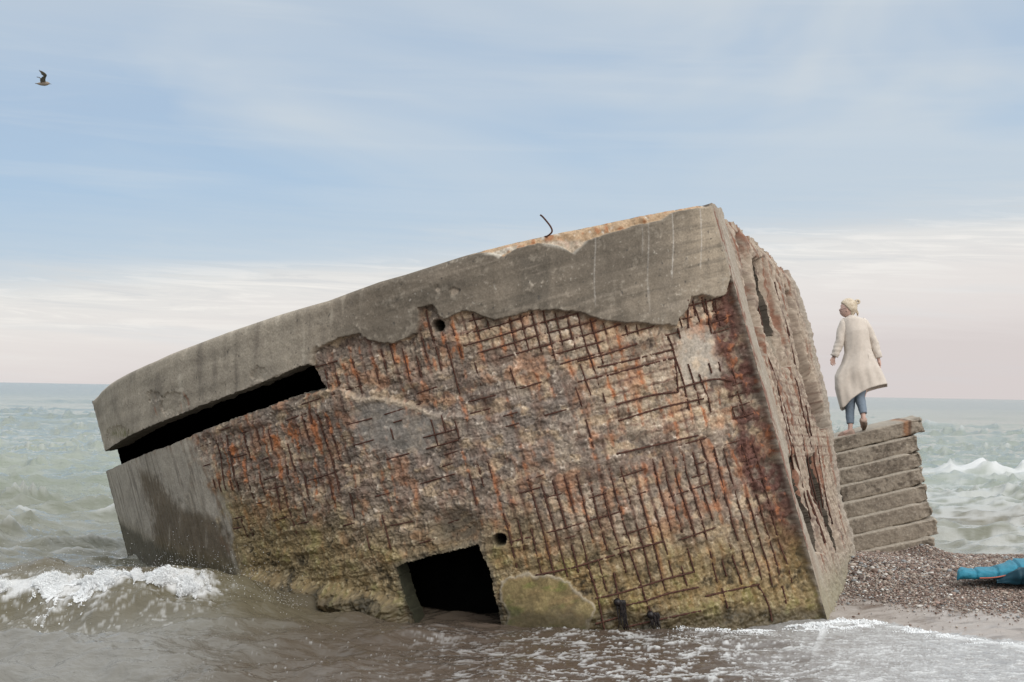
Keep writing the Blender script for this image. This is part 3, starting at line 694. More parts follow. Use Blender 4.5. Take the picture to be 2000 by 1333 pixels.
cls = np.argmax(np.stack([slA.ravel()[vid2], slB.ravel()[vid2], slC.ravel()[vid2], hol.ravel()[vid2]+1], 0), axis=0)
RC2 = np.tile(np.array([[0.11, 0.09, 0.07]], np.float32), (len(RV2), 1))*(1+0.7*fbm(RV2[:, 1]*9, RV2[:, 2]*5, 3, 231))[:, None]
for q_ in range(4):
    sel = np.tile(cls[e22[:, 0]] == q_, 4)
    if sel.sum() > 40: v, f, c = compact(RV2, RF2[sel], RC2.astype(np.float32)); mk('wall_slot', v, f, M_rev, rootB, True, c)
gcol = PW.reshape(NR, -1, 3)[:, -1]; gi = np.linspace(0, NR-1, ntt)
gcol = np.stack([np.interp(gi, np.arange(NR), gcol[:, k]) for k in range(3)], -1)
mk('rear_corner', np.concatenate([gcol, EV[:, -1]]), grid_faces(2, ntt), M_roof, rootB)
o = mk('end_wall', EV.reshape(-1, 3), Fe, M_end, rootB, True, np.concatenate([np.clip(ec, 0.004, 0.8), ew[..., None]], -1).reshape(-1, 4))
o['label'] = 'narrow right-hand end wall with deep vertical slots'
# rubble rim along the top of the end wall
def lump(c, r, seed, n=10, sq=(1, 1, 1)):
    th, ph = np.meshgrid(np.linspace(0.02, np.pi-0.02, n), np.linspace(0, 2*np.pi, n*2, endpoint=False), indexing='ij')
    d = np.stack([np.sin(th)*np.cos(ph), np.sin(th)*np.sin(ph), np.cos(th)], -1)
    rr_ = r*(1+0.35*fbm(d[..., 0]*1.7+seed, d[..., 1]*1.7+d[..., 2]*1.3, 3, seed))
    return (np.array(c)+d*rr_[..., None]*np.array(sq)).reshape(-1, 3), grid_faces(n, n*2, wrap=True).tolist()

# back/top closing of end wall with the roof
tl = EV[-1]; inn = tl+(-ex*1.8+ey*0.0-ez*0.05); 
tl = tl[14:]; mk('parapet', np.concatenate([tl, tl-ex*0.4-ez*0.16, tl-ex*1.8-ez*0.3]), grid_faces(3, ns-14), M_roof, rootB)

# ================================================================== REINFORCING BARS
def wall_at(u, wz):
    ci = np.clip(u/du, 0, int((u_sil+0.2)/du)-1); wtu = np.interp(u, ucol, wtop); wbu = np.interp(u, ucol, wbot)
    ri_ = np.clip((wz-wbu)/(wtu-wbu)*(NR-1), 0, NR-1)
    c_, r_ = int(ci), int(ri_); return r_, c_
zb = [z_grid, z_lr, z_left, z_ul]
bar_count = 0
def bar(points, rads):
    global bar_count
    if len(points) < 6: return None
    return tube(np.array(points), np.array(rads), 6)
def make_bar(path_uw, seed, rbase, want):
    segs = []; cur = []; rad = []; off_s = None
    rg = random.Random(seed)
    for i, (u, wz) in enumerate(path_uw):
        r_, c_ = wall_at(u, wz)
        ok = er[r_, c_] > 0.85 and not opening[r_, c_] and patchm[r_, c_] < 0.2 and plast[r_, c_] < 0.35
        n = float(pn(np.array([i*0.035+seed*3.3]), np.array([seed*1.7]), 301)[0])
        ok = ok and not (1185 < PX[r_, c_] < 1440 and 655 < PY[r_, c_] < 855)
        ok = ok and want(r_, c_, n) and s_door[r_, c_] < -6 and max(hole1[r_, c_], hole2[r_, c_]) < -4 and ZW[r_, c_] > (0.30 if seed < 200 else 0.6)+0.2*((seed*7) % 5)*0.2
        if ok:
            dd = D[max(r_-3, 0):r_+4, max(c_-3, 0):c_+4].mean()+0.006
            off_s = dd if off_s is None else off_s*0.85+dd*0.15
            X, Y = plan(u); a, b = pnorm(u)
            cur.append(l2w(np.array([X+a*off_s, Y+b*off_s, wz]))); rad.append(rbase*(1+0.45*float(pn(np.array([i*0.5]), np.array([seed*.9]), 303)[0])))
        else:
            if len(cur) > 7: segs.append((cur, rad))
            cur = []; rad = []; off_s = None
    if len(cur) > 7: segs.append((cur, rad))
    parts = []
    for c_, r_ in segs:
        r_ = np.array(r_); r_[0] *= 0.5; r_[-1] *= 0.5
        parts.append(tube(np.array(c_), r_, 6))
    return parts
cand = []
for k in range(2, 84):
    u0 = k*SV
    if u0 > u_sil-0.6: break
    lo_, hi_ = np.interp(u0, ucol, wbot), np.interp(u0, ucol, wtop)
    path = [(u0-0.012*float(pn(np.array([u0*2.]), np.array([z*2.]), 21)[0])+0.006*math.sin(z*5+k), z) for z in np.arange(lo_, hi_, 0.014)]
    res = make_bar(path, 11+k, 0.0070, lambda r, c, n: (z_grid[r, c] > 0.4 and n > -0.22) or (z_lr[r, c] > 0.4 and n > -0.22) or (z_left[r, c] > 0.5 and n > 0.15) or (z_ul[r, c] > 0.5 and n > 0.0) or n > 0.42)
    cand += [(len(r[0]), r) for r in res]
for k in range(-12, 60):
    w0 = 0.0+k*SH
    path = [(u_, w0-0.006*u_+0.006*math.sin(u_*4+k)-0.012*float(pn(np.array([u_*1.5]), np.array([w0*2.]), 22)[0])) for u_ in np.arange(0.12, u_sil-0.6, 0.014)]
    res = make_bar(path, 211+k, 0.0066, lambda r, c, n: (z_grid[r, c] > 0.4 and n > -0.35) or (z_lr[r, c] > 0.4 and n > 0.22) or n > 0.33)
    cand += [(len(r[0]), r) for r in res]
for k, ln in enumerate([
    [(1045, 1125), (1110, 1112), (1170, 1095), (1235, 1075), (1300, 1058)], [(1163, 1170), (1220, 1157), (1300, 1133), (1360, 1118)],
    [(1212, 1186), (1260, 1175), (1310, 1160), (1370, 1148)], [(1385, 1166), (1440, 1153), (1490, 1142)], [(1222, 1227), (1290, 1212), (1373, 1194)], [(1163, 1220), (1210, 1207)],
    [(1230, 1075), (1250, 1130), (1262, 1170), (1273, 1197)], [(1150, 1110), (1166, 1160), (1181, 1232)], [(1488, 1145), (1505, 1175), (1515, 1215)], [(1417, 1150), (1427, 1190)], [(1200, 1120), (1212, 1186)],
    [(1535, 1145), (1542, 1180)], [(1130, 705), (1180, 693), (1250, 670)], [(1170, 717), (1225, 705), (1322, 681)], [(1190, 733), (1250, 716), (1325, 697)], [(1330, 757), (1400, 740), (1440, 742)], [(1205, 790), (1280, 771), (1330, 765)], [(1210, 822), (1300, 795), (1380, 778)],
    [(1205, 887), (1290, 868), (1370, 850)], [(1310, 655), (1322, 690), (1330, 765)], [(1322, 690), (1340, 745), (1352, 800)], [(1350, 710), (1362, 748), (1373, 790)], [(1372, 730), (1386, 768), (1396, 805)], [(1391, 708), (1397, 728)], [(1412, 705), (1416, 724)], [(1328, 640), (1335, 660)], [(1344, 585), (1350, 640)], [(1362, 588), (1368, 632)], [(1384, 582), (1398, 650)], [(1404, 585), (1412, 618)]]):
    P_ = smooth_path([(a, b, 0) for a, b in ln], 60) if len(ln) > 2 else np.array([(ln[0][0]+(ln[1][0]-ln[0][0])*t, ln[0][1]+(ln[1][1]-ln[0][1])*t, 0) for t in np.linspace(0, 1, 24)])
    pts = []; rr_ = []; off_s = None
    for i, p_ in enumerate(P_):
        h_ = hit(p_[0], p_[1])
        if not h_: continue
        r_, c_ = wall_at(*h_); dd = D[max(r_-4, 0):r_+5, max(c_-4, 0):c_+5].mean()+0.008
        off_s = dd if off_s is None else off_s*0.9+dd*0.1
        X, Y = plan(h_[0]); a, b = pnorm(h_[0]); pts.append(l2w(np.array([X+a*off_s, Y+b*off_s, h_[1]]))); rr_.append(0.0085*(1+0.35*math.sin(i*1.7+k)*math.sin(i*0.6)))
    if len(pts) > 7: v, f = tube(np.array(pts), np.array(rr_), 6); cand.append((len(v)+5000, (v, f)))
cand.sort(key=lambda t: -t[0])
print('bars', len(cand))
for L_, (v, f) in cand[:100]:
    mk('reinforcing_bar', v, f, M_bar, rootB)
if cand[100:]:
    o = mk('rebar_stubs', *join([r for _, r in cand[100:]]), M_bar, rootB); o['kind'] = 'stuff'
# bent rod on the roof
rp = [at(x, y, d_) for x, y, d_ in ((1064, 463, 13.0), (1070, 461, 12.95), (1077, 455, 12.9), (1078, 449, 12.9), (1074, 441, 12.9), (1067, 432, 12.9), (1060, 424, 12.9), (1055, 420, 12.9))]
o = mk('bent_rod', *tube(smooth_path(rp, 30), 0.008, 8), M_bar, rootB); o['label'] = 'thin rusty rod curling up from the roof edge'
# few loose wires on the end wall and a slanting one on the front
wr = []
for i in range(16):
    s0, t0 = random.uniform(0.25, 0.92), random.uniform(0.35, 0.93)
    pts = []
    for j in range(6):
        s1 = min(max(s0+0.004*random.uniform(-1, 1), 0), 1); t1 = max(t0-0.03*j*(0.5+(i % 4)*0.4), 0.3)
        ii, jj = int(t1*(ntt-1)), int(s1*(ns-1)); pts.append(E0[ii, jj]+nrm*(De[max(ii-8, 0):ii+9, max(jj-6, 0):jj+7].mean()+0.012))
    wr.append(tube(smooth_path(pts, 12), 0.0085, 5))
for v, f in wr: mk('wire', v, f, M_bar, rootB)

# ================================================================== STAIR BLOCK
M_st = tint_mat('stair_concrete', 0.92, 45, 0.5, 0.006, wet=False, var=0.4)
rootS = empty('broken_stairway', tuple(on_z(1740, 1088, 0.3)), 'tilted block of broken concrete steps leaning against the bunker on the shingle', 'steps')
tops = [((1620, 858), (1803, 815)), ((1626, 888), (1792, 850)), ((1632, 919), (1799, 880)), ((1638, 951), (1803, 913)), ((1642, 985), (1810, 946)), ((1648, 1017), (1817, 978)), ((1652, 1050), (1830, 1012)), ((1656, 1083), (1822, 1049))]
def rbox(O, X, Y, Z, rad, seed, n=(60, 10, 14), amp=0.02):
    """rough rounded box: O corner, X/Y/Z edge vectors"""
    lx, ly, lz = [np.linalg.norm(v) for v in (X, Y, Z)]; hx = np.array([lx, ly, lz])/2
    Rm = np.stack([X/lx, Y/ly, Z/lz]); c = O+(X+Y+Z)/2
    Vs = []; Fs = []; off = 0
    for ax in range(3):
        for sg in (-1, 1):
            a, b = [(1, 2), (0, 2), (0, 1)][ax]
            na, nb = n[a], n[b]
            ga, gb_ = np.meshgrid(np.linspace(-1, 1, na), np.linspace(-1, 1, nb), indexing='ij')
            p = np.zeros((na, nb, 3)); p[..., ax] = sg*hx[ax]; p[..., a] = ga*hx[a]; p[..., b] = gb_*hx[b]
            q = np.clip(p, -(hx-rad), hx-rad); d = p-q; dl = np.linalg.norm(d, axis=-1, keepdims=True)+1e-9
            nr_ = d/dl; p = q+nr_*rad
            s = p+37.0*seed
            nz = fbm(s[..., 0]*5+s[..., 1]*3, s[..., 2]*6-s[..., 1]*4, 4, 401)*amp+fbm(s[..., 0]*20+s[..., 1]*13, s[..., 2]*22-s[..., 1]*9, 3, 403)*amp*0.4
            # broken right end
            e = ss(hx[0]-0.22, hx[0], p[..., 0]); nz = nz*(1+1.8*e)-0.05*e*(0.5+fbm(s[..., 0]*6+s[..., 1]*6, s[..., 2]*7, 3, 405))
            p = p+nr_*nz[..., None]
            Vs.append(p.reshape(-1, 3)); Fs.append(grid_faces(na, nb, off) if True else 0); off += na*nb
    V = np.concatenate(Vs); wv_ = c+V@Rm
    return wv_, np.concatenate(Fs), V
SV_, SF_, SC_ = [], [], []; off = 0
for i, ((xa, ya), (xb, yb)) in enumerate(tops):
    dep = 16.95-i*0.075
    Pa, Pb = at(xa, ya, dep+0.1), at(xb, yb, dep-0.05)
    X = Pb-Pa; xh = X/np.linalg.norm(X)
    Y = np.array([0, 1.0, 0])*(0.55 if i else 0.75); Y = Y-xh*(Y@xh)
    zh = np.cross(xh, Y/np.linalg.norm(Y)); h = 0.197 if i < 7 else 0.16
    if i == 0: h = 0.18
    O = Pa-zh*h
    v, f, lv_ = rbox(O, X, Y, zh*h, 0.026, i+1, (150, 30, 34), 0.014)
    n1 = fbm(v[:, 0]*4+i*3, v[:, 2]*4+v[:, 1]*3, 4, 411); n2 = fbm(v[:, 0]*18, v[:, 2]*18+v[:, 1]*11, 4, 413); n3 = fbm(v[:, 0]*45, v[:, 2]*45+v[:, 1]*30, 3, 415)
    c = np.zeros((len(v), 3), np.float32)+np.array([0.28, 0.235, 0.185], np.float32)
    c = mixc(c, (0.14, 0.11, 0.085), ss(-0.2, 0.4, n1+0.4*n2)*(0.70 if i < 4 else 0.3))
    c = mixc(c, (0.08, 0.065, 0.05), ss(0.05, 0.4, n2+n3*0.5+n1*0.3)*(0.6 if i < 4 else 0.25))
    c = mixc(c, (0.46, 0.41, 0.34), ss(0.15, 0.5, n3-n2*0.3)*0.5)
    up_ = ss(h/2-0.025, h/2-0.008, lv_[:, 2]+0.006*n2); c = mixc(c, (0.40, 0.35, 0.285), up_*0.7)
    if i == 0:
        k = np.exp(-((v[:, 0]-at(1770, 830, dep)[0]+0.03*n2)/0.035)**2); c = mixc(c, (0.32, 0.14, 0.06), k*0.7)
        k = np.exp(-((v[:, 0]-at(1776, 830, dep)[0])/0.02)**2); c = mixc(c, (0.10, 0.05, 0.03), k*0.8)
    SV_.append(v); SF_.append(f+off); SC_.append(c); off += len(v)
SVa = np.concatenate(SV_); SFa = np.concatenate(SF_); SCa = np.clip(np.concatenate(SC_), 0.01, 1)
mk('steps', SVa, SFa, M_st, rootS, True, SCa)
# core behind the treads
Pa = at(1660, 1000, 16.9); zz = np.array([0, 0, 1.0])
v, f, lv_ = rbox(at(1635, 1140, 17.1), (at(1800, 1100, 17.1)-at(1635, 1140, 17.1)), np.array([0.1, 0.9, 0]), (at(1625, 885, 17.25)-at(1635, 1140, 17.1))*0.93, 0.04, 9, (40, 20, 40), 0.02)
mk('core', v, f, M_st, rootS, True, np.tile(np.array([[0.25, 0.21, 0.17]]), (len(v), 1)).astype(np.float32))

# ================================================================== TERRAIN
def terr(x, y):
    yw_ = np.interp(x, [-60, -8, 0, 1.5, 2.9, 3.4, 3.9, 4.4, 6, 12, 60], [5.0, 5.5, 7.0, 8.2, 13.25, 13.45, 12.7, 12.2, 11.2, 9, 6])
    # main beach under and behind the photographer
    zb_ = 0.07*(np.interp(x, [-60, -8, 0, 4, 12, 60], [5.0, 6.0, 8.0, 9.6, 9, 9])-y); zb_ = np.where(zb_ > 0, np.minimum(zb_, 1.2), np.maximum(zb_*2, -1.2))
    # shingle spit running out to the bunker
    dw = y-yw_
    zs = np.where(dw < 1.3, 0.085*dw, 0.11+0.10*(dw-1.3)); zs = np.minimum(zs, 0.30+0.02*fbm(x*1.5, y*1.5, 3, 501))
    back = 16.55+0.25*fbm(x*0.7, x*0+2, 3, 503)
    zs = zs-np.maximum(0, y-back)**1.0*0.55
    m = ss(2.2, 3.1, x-0.0*(y))
    zs = zs*m+(1-m)*(-0.6)
    zs = np.maximum(zs, -1.2)
    zs += 0.11*np.exp(-(((x-4.75)/0.22)**2+((y-16.3)/0.35)**2))
    zs += 0.05*np.exp(-(((x-3.7)/0.5)**2+((y-15.6)/0.5)**2))
    fill = ss(2.8, 4.4, x)*ss(8.8, 9.6, y)
    return np.maximum(zs, zb_), dw
xs = np.concatenate([np.linspace(-80, 2.4, 60), np.linspace(2.42, 7.5, 420), np.linspace(7.6, 80, 60)])
ys = np.concatenate([np.linspace(-60, 9, 60), np.linspace(9.05, 12, 150), np.linspace(12.012, 17.5, 450), np.linspace(17.6, 40, 30)])
GX, GY = np.meshgrid(xs, ys); GZ, DW = terr(GX, GY)
grav = ss(-0.12, 0.12, (DW-np.interp(GX, [2.9, 3.5, 4.4, 7], [0.75, 1.05, 1.35, 1.6]))+0.25*fbm(GX*3, GY*3, 4, 505))
gz2 = 0.012*fbm(GX*6, GY*6, 4, 507)+0.010*fbm(GX*28, GY*28, 3, 509)*grav+0.0012*fbm(GX*25, GY*60, 3, 511)*(1-grav)
GZ2 = GZ+gz2*(GY > 8)*ss(1.0, 2.5, GX)
gc = np.zeros(GX.shape+(3,), np.float32)+np.array([0.17, 0.13, 0.105], np.float32)
gc = mixc(gc, (0.26, 0.215, 0.18), sm(fbm(GX*20, GY*20, 4, 513), 0.0, 0.5)*0.7)
sand = np.zeros_like(gc)+np.array([0.34, 0.295, 0.26], np.float32)
sand = mixc(sand, (0.16, 0.125, 0.10), sm(fbm(GX*3, GY*5, 4, 515), 0.0, 0.5)*0.8)
sand = mixc(sand, (0.36, 0.32, 0.28), sm(fbm(GX*50, GY*50, 2, 517), 0.15, 0.5)*0.5)
sand = mixc(sand, (0.13, 0.085, 0.06), ss(0.5, 0.0, np.hypot((GX-3.55)/0.35, (GY-13.95)/0.25))*0.9)
gc = sand*(1-grav[..., None])+gc*grav[..., None]
wetg = (1-grav)*(0.75+0.25*sm(fbm(GX*4, GY*8, 3, 519), -0.2, 0.3))
gm, g2 = mat('shingle_and_wet_sand')
a = g2.n('ShaderNodeAttribute', attribute_name='tint'); tco = g2.n('ShaderNodeTexCoord').outputs['Object']
n1 = g2.noise(tco, 90, 4, 0.7); n2 = g2.noise(tco, 12, 4, 0.6)
cs = g2.n('ShaderNodeVectorMath', operation='SCALE', ins={0: a.outputs['Color'], 'Scale': g2.m('ADD', 0.55, g2.m('MULTIPLY', n1, 0.9))}).outputs[0]
bmp = g2.n('ShaderNodeBump', ins={'Strength': 0.22, 'Distance': 0.006, 'Height': g2.m('ADD', n1, n2)}).outputs[0]
p = g2.n('ShaderNodeBsdfPrincipled', ins={'Base Color': cs, 'Roughness': g2.m('SUBTRACT', 0.92, g2.m('MULTIPLY', a.outputs['Alpha'], 0.62)), 'Normal': bmp})
g2.n('ShaderNodeOutputMaterial', ins={0: p.outputs[0]})
o = mk('beach', np.stack([GX, GY, GZ2], -1).reshape(-1, 3), grid_faces(len(ys), len(xs)), gm, None, True, np.concatenate([gc, wetg[..., None]], -1).reshape(-1, 4))
tag(o, 'brown shingle spit and wet grey sand beside the bunker', 'beach', kind='structure')

# pebbles
t_ = (1+5**.5)/2
ico = np.array([(-1, t_, 0), (1, t_, 0), (-1, -t_, 0), (1, -t_, 0), (0, -1, t_), (0, 1, t_), (0, -1, -t_), (0, 1, -t_), (t_, 0, -1), (t_, 0, 1), (-t_, 0, -1), (-t_, 0, 1)]); ico /= np.linalg.norm(ico[0])
icf = [(0, 11, 5), (0, 5, 1), (0, 1, 7), (0, 7, 10), (0, 10, 11), (1, 5, 9), (5, 11, 4), (11, 10, 2), (10, 7, 6), (7, 1, 8), (3, 9, 4), (3, 4, 2), (3, 2, 6), (3, 6, 8), (3, 8, 9), (4, 9, 5), (2, 4, 11), (6, 2, 10), (8, 6, 7), (9, 8, 1)]
def ico2():
    V = [tuple(v) for v in ico]; F = []; cache = {}
    def mid(a, b):
        k = (min(a, b), max(a, b))
        if k not in cache:
            m = (np.array(V[a])+np.array(V[b])); m /= np.linalg.norm(m); V.append(tuple(m)); cache[k] = len(V)-1
        return cache[k]
    for a, b, c in icf:
        x, y, z = mid(a, b), mid(b, c), mid(c, a); F += [(a, x, z), (b, y, x), (c, z, y), (x, y, z)]
    return np.array(V), np.array(F)
I2V, I2F = ico2()
def scatter(pos, size, seed, flat=0.6, jit=0.12, base=(ico, np.array(icf))):
    bV, bF = base; n = len(pos); r = np.random.default_rng(seed)
    sc = size[:, None]*np.stack([r.uniform(0.7, 1.3, n), r.uniform(0.7, 1.3, n), r.uniform(0.75, 1.2, n)*flat], -1)
    an = r.uniform(0, 6.28, n); ca, sa = np.cos(an), np.sin(an)
    v = bV[None]*(1+r.uniform(-jit, jit, (n, len(bV), 1)))*sc[:, None, :]
    x = v[..., 0]*ca[:, None]-v[..., 1]*sa[:, None]; y = v[..., 0]*sa[:, None]+v[..., 1]*ca[:, None]
    v = np.stack([x, y, v[..., 2]], -1)+pos[:, None, :]
    f = bF[None]+(np.arange(n)*len(bV))[:, None, None]
    return v.reshape(-1, 3), f.reshape(-1, 3)
n = 120000
bx = rng.uniform(2.6, 7.4, n); by = rng.uniform(12.6, 17.0, n)
bz, bdw = terr(bx, by)
gr_ = (bdw-np.interp(bx, [2.9, 3.5, 4.4, 7], [0.75, 1.05, 1.35, 1.6]))+0.25*fbm(bx*3, by*3, 4, 505)
keep = ((gr_ > rng.uniform(-0.12, 0.12, n)-0.45*rng.random(n)**4) | ((rng.random(n) < 0.012) & (bdw > 0.05))) & (bz > -0.1)
bx, by, bz = bx[keep], by[keep], bz[keep]; n = len(bx)
dens = fbm(bx*1.3, by*1.6, 3, 521)
pale_zone = np.exp(-(((bx-4.05)/0.75)**2+((by-15.15)/0.38)**2))
sz = rng.lognormal(-5.15, 0.5, n)*(1+0.8*pale_zone*(rng.random(n) < 0.5)); sz = np.clip(sz, 0.004, 0.038)
pal = np.array([(0.15, 0.10, 0.08), (0.22, 0.16, 0.13), (0.11, 0.08, 0.07), (0.30, 0.25, 0.21), (0.44, 0.41, 0.38), (0.26, 0.18, 0.15), (0.19, 0.19, 0.19), (0.60, 0.58, 0.55)])
pr = np.array([.21, .25, .13, .19, .06, .08, .07, .01]); ci_ = rng.choice(8, n, p=pr/pr.sum())
zz_ = (rng.random(n) < pale_zone*0.35); ci_ = np.where(zz_, rng.choice([3, 3, 4, 6], n), ci_)
pc_ = pal[ci_]*rng.uniform(0.8, 1.2, (n, 1))*np.array([1.25, 1.27, 1.26])
v, f = scatter(np.stack([bx, by, bz+sz*0.3+0.006], -1), sz, 5)
M_pb = tint_mat('pebble_stone', 0.75, 60, 0.15, 0.002, wet=False, var=0.15)
o = mk('gravel', v, f, M_pb, None, True, np.repeat(pc_, 12, axis=0).astype(np.float32)); tag(o, 'brown and grey shingle pebbles over the spit', 'gravel', kind='stuff')

# ================================================================== WATER
nc_d = 1450; cols = np.concatenate([np.linspace(-75, -22, 60), np.linspace(-21.9, 21.9, nc_d), np.linspace(22, 75, 60)])
yp = np.concatenate([np.linspace(900, 590, 60)[:-1], np.linspace(590, 40, 640), np.linspace(39, 2, 60), [1.2, 0.7, 0.35]])
rho = 2.1*FPX/yp
AZ, RH = np.meshgrid(np.radians(cols), rho)
WX = np.tan(np.clip(AZ, -1.3, 1.3))*RH; WY = RH.copy()
def crest_h(x, y):
    h = np.zeros_like(x)
    yc = 13.25+0.10*fbm(x*0.8, x*0, 3, 601)-0.10*(x+4)
    a = 0.27*ss(-1.6, -2.9, x)*(0.9+0.45*fbm(x*1.3, x*0+5, 3, 603))
    t = y-yc
    prof = np.where(t < 0, np.exp(-(t/0.36)**2), np.exp(-(t/1.2)**2))
    h += a*prof
    h *= 1.0
    # water heaped up along the wall
    h += 0.10*np.exp(-((y-13.2)/0.8)**2)*ss(-0.2, -2.0, x)*ss(-4, -2.6, x)
    # trough in front
    h -= 0.06*ss(-1.5, -3.0, x)*np.exp(-((y-12.3)/0.5)**2)
    # breakers far off to the right
    for (x0, x1, yc_, A, s) in ((10, 26, 39.5, 0.55, 1.3), (8.6, 24, 27.8, 0.24, 0.6), (-30, -8, 46, 0.16, 1.5), (5.5, 13, 22.0, 0.08, 0.5), (6.5, 10, 19.5, .05, .4)):
        t = y-(yc_+0.6*fbm(x*0.25, x*0+yc_, 3, 605)); h += A*ss(x0, x0+2.5, x)*ss(x1, x1-3, x)*np.where(t < 0, np.exp(-(t/s)**2), np.exp(-(t/(2.2*s))**2))*(0.8+0.5*fbm(x*0.8, x*0+yc_, 3, 607))
    return h, yc
HC, YC = crest_h(WX, WY)
gsz = np.maximum(RH*RH/(2.1*FPX)*0.9, RH*0.0007)
H = HC.copy()
rw = np.random.default_rng(3)
dist_amp = 1.0
calm = 1-0.75*ss(-2.5, 0.5, WX)*ss(15, 13.5, WY)             # shallows in the lee
calm *= 1-0.3*ss(2.6, 3.4, WX)*ss(20, 17, WY)
calm *= 1-0.6*ss(3.5, 4.5, WX)*ss(24, 19, WY)*ss(15.5, 16.5, WY)
for i in range(56):
    L = 0.16*(1.105**i); th = rw.normal(-1.68, 0.33); k = 2*np.pi/L
    amp = 0.0058*L**0.85/(1+L/14.0)
    ph = rw.uniform(0, 6.28)
    q = (WX*math.cos(th)+WY*math.sin(th))*k+ph+1.2*fbm(WX/L*0.5, WY/L*0.5, 1, 700+i)*3
    att = ss(1.2, 3.5, L/gsz)
    if 1.2 < L < 9: amp = amp*(1+0.6*ss(14, 22, WY))
    if L < 1.3: amp = amp*1.8
    if L < 3.5: amp = amp*(1-0.25*ss(13.5, 18, WY))
    loc = calm if L > 1.0 else (0.5+0.5*calm)
    H += amp*att*loc*((np.sin(q)*0.5+0.5)**1.5*2-1)
# chop
chp = fbm(WX*1.6, WY*3.2, 4, 751, rid=True); H += 0.020*chp*ss(26, 14, RH)*(0.35+0.65*calm)
fin = fbm(WX*7, WY*14, 3, 753); H += 0.012*fin*ss(20, 12, RH)*(0.6+0.7*ss(-1, -3, WX))
capm = np.zeros_like(H)
for L, a_, sd_ in ((0.16, .040, 791), (0.30, .050, 792), (0.6, .080, 793), (1.2, .10, 794), (2.4, .030+.07*ss(50, 85, WY), 795), (5.0, .003+.025*ss(100, 150, WY), 796)):
    at_ = ss(0.7, 1.8, L/gsz)
    if L <= 0.2: at_ = at_*(0.30+0.70*calm)*(1+0.5*ss(-1.5, -3, WX)*ss(13, 12.4, WY))
    else: at_ = at_*calm
    wx_, wy_ = WX*0.97+WY*0.24, WY*0.97-WX*0.24
    farm = ss(14.5, 20, WY); raw_ = None
    r_ = fbm(wx_/((1.9-0.2*farm)*L)+0.4*pn(WX/L*0.3, WY/L*0.3, sd_), wy_/L, 2, sd_, rid=True)
    if L < 1: at_ = at_*(1-0.35*farm)
    if L in (1.2, 2.4): capm = np.maximum(capm, ss(0.80, 0.98, r_)*ss(0.15, 0.5, fbm(WX/(5*L), WY/(4*L), 2, sd_+9))*at_*farm*ss(0, 25, WY))
    r_ = (r_-0.36)*(1-farm)+farm*(2.0*np.clip(r_-0.15, 0, 1)**2-0.25)*(0.25+1.35*ss(-0.15, 0.45, fbm(WX/(5*L), WY/(4*L), 2, sd_+9)))
    H += a_*L*at_*r_*(1+0.5*farm)*(1-0.45*ss(14, 15.5, WY)*ss(26, 19, WY))
# meet the sand thinly on the right
TZ, TD = terr(WX, WY)
shal = ss(2.4, 3.2, WX)*ss(11, 11.4, WY)*ss(14.2, 13.6, WY); swl = ss(2.0, 3.0, WX)*ss(16, 15, WY)
H = H*(1-0.65*swl)+0.012*swl
# --- foam
wPX, wPY = proj(np.stack([WX, WY, H*0], -1)); wPX = wPX.astype(np.float32); wPY = wPY.astype(np.float32)
f1 = fbm(WX*2.2, WY*5.0, 5, 761); f2 = fbm(WX*7, WY*16, 4, 763); f3 = fbm(WX*3.5+f1, WY*11+2*f1, 5, 765, rid=True); f4 = fbm(WX*26, WY*50, 3, 767)
foam = np.zeros_like(H)
# crest foam of the small breaker on the left
t = WY-YC; drw = 0.45*np.exp(-((WX+4.50)/0.16)**2)+0.9*np.exp(-((WX+4.08)/0.17)**2)+1.0*np.exp(-((WX+3.72)/0.15)**2)+0.35*np.exp(-((WX+2.72)/0.2)**2)
cr = ss(-2.2, -3.0, WX)*np.exp(-np.where(t < 0, (t/(0.13+0.40*drw))**2, (t/0.26)**2))
foam = np.maximum(foam, ss(0.50, 0.85, cr+0.45*f2+0.38*f1+0.2*f4)*0.9)
cr2 = ss(-2.3, -3.0, WX)*ss(12.1, 12.6, WY)*ss(13.6, 13.1, WY)
foam = np.maximum(foam, cr2*ss(0.62, 0.85, f3+0.25*f2)*0.35)
# lacy surf on the right, along the edge and over the shallows
edge = ss(0.0, -0.10, TD)*ss(-0.55, -0.12, TD+0.1*f1)*ss(2.0, 2.9, WX)*ss(14, 13.6, WY)
foam = np.maximum(foam, edge*ss(-0.25, 0.25, f2+0.6*f1+0.25))
zoneR = ss(0.9, 3.2, WX+0.6*f1)*ss(14, 13.3, WY)
foam = np.maximum(foam, zoneR*ss(0.50, 0.85, fbm(WX*2.2+f1, WY*14+2*f1, 5, 768, rid=True)+0.25*f2+0.30*f4)*0.7)
foam = np.maximum(foam, ss(-1.6, 1.8, WX+0.8*f1)*ss(12.9, 12.5, WY)*ss(0.56, 0.82, f3+0.30*f2+0.15*f1)*0.85)
foam = np.maximum(foam, ss(0.1, 0.4, WX)*ss(13.3, 12.7, WY)*ss(0.75, 0.95, f3+0.4*f4+0.2*f2)*0.7)
foam = np.maximum(foam, ss(13.5, 12, WY)*ss(0.44, 0.62, f4+0.4*f2)*0.5*ss(-3.5, -1, WX))
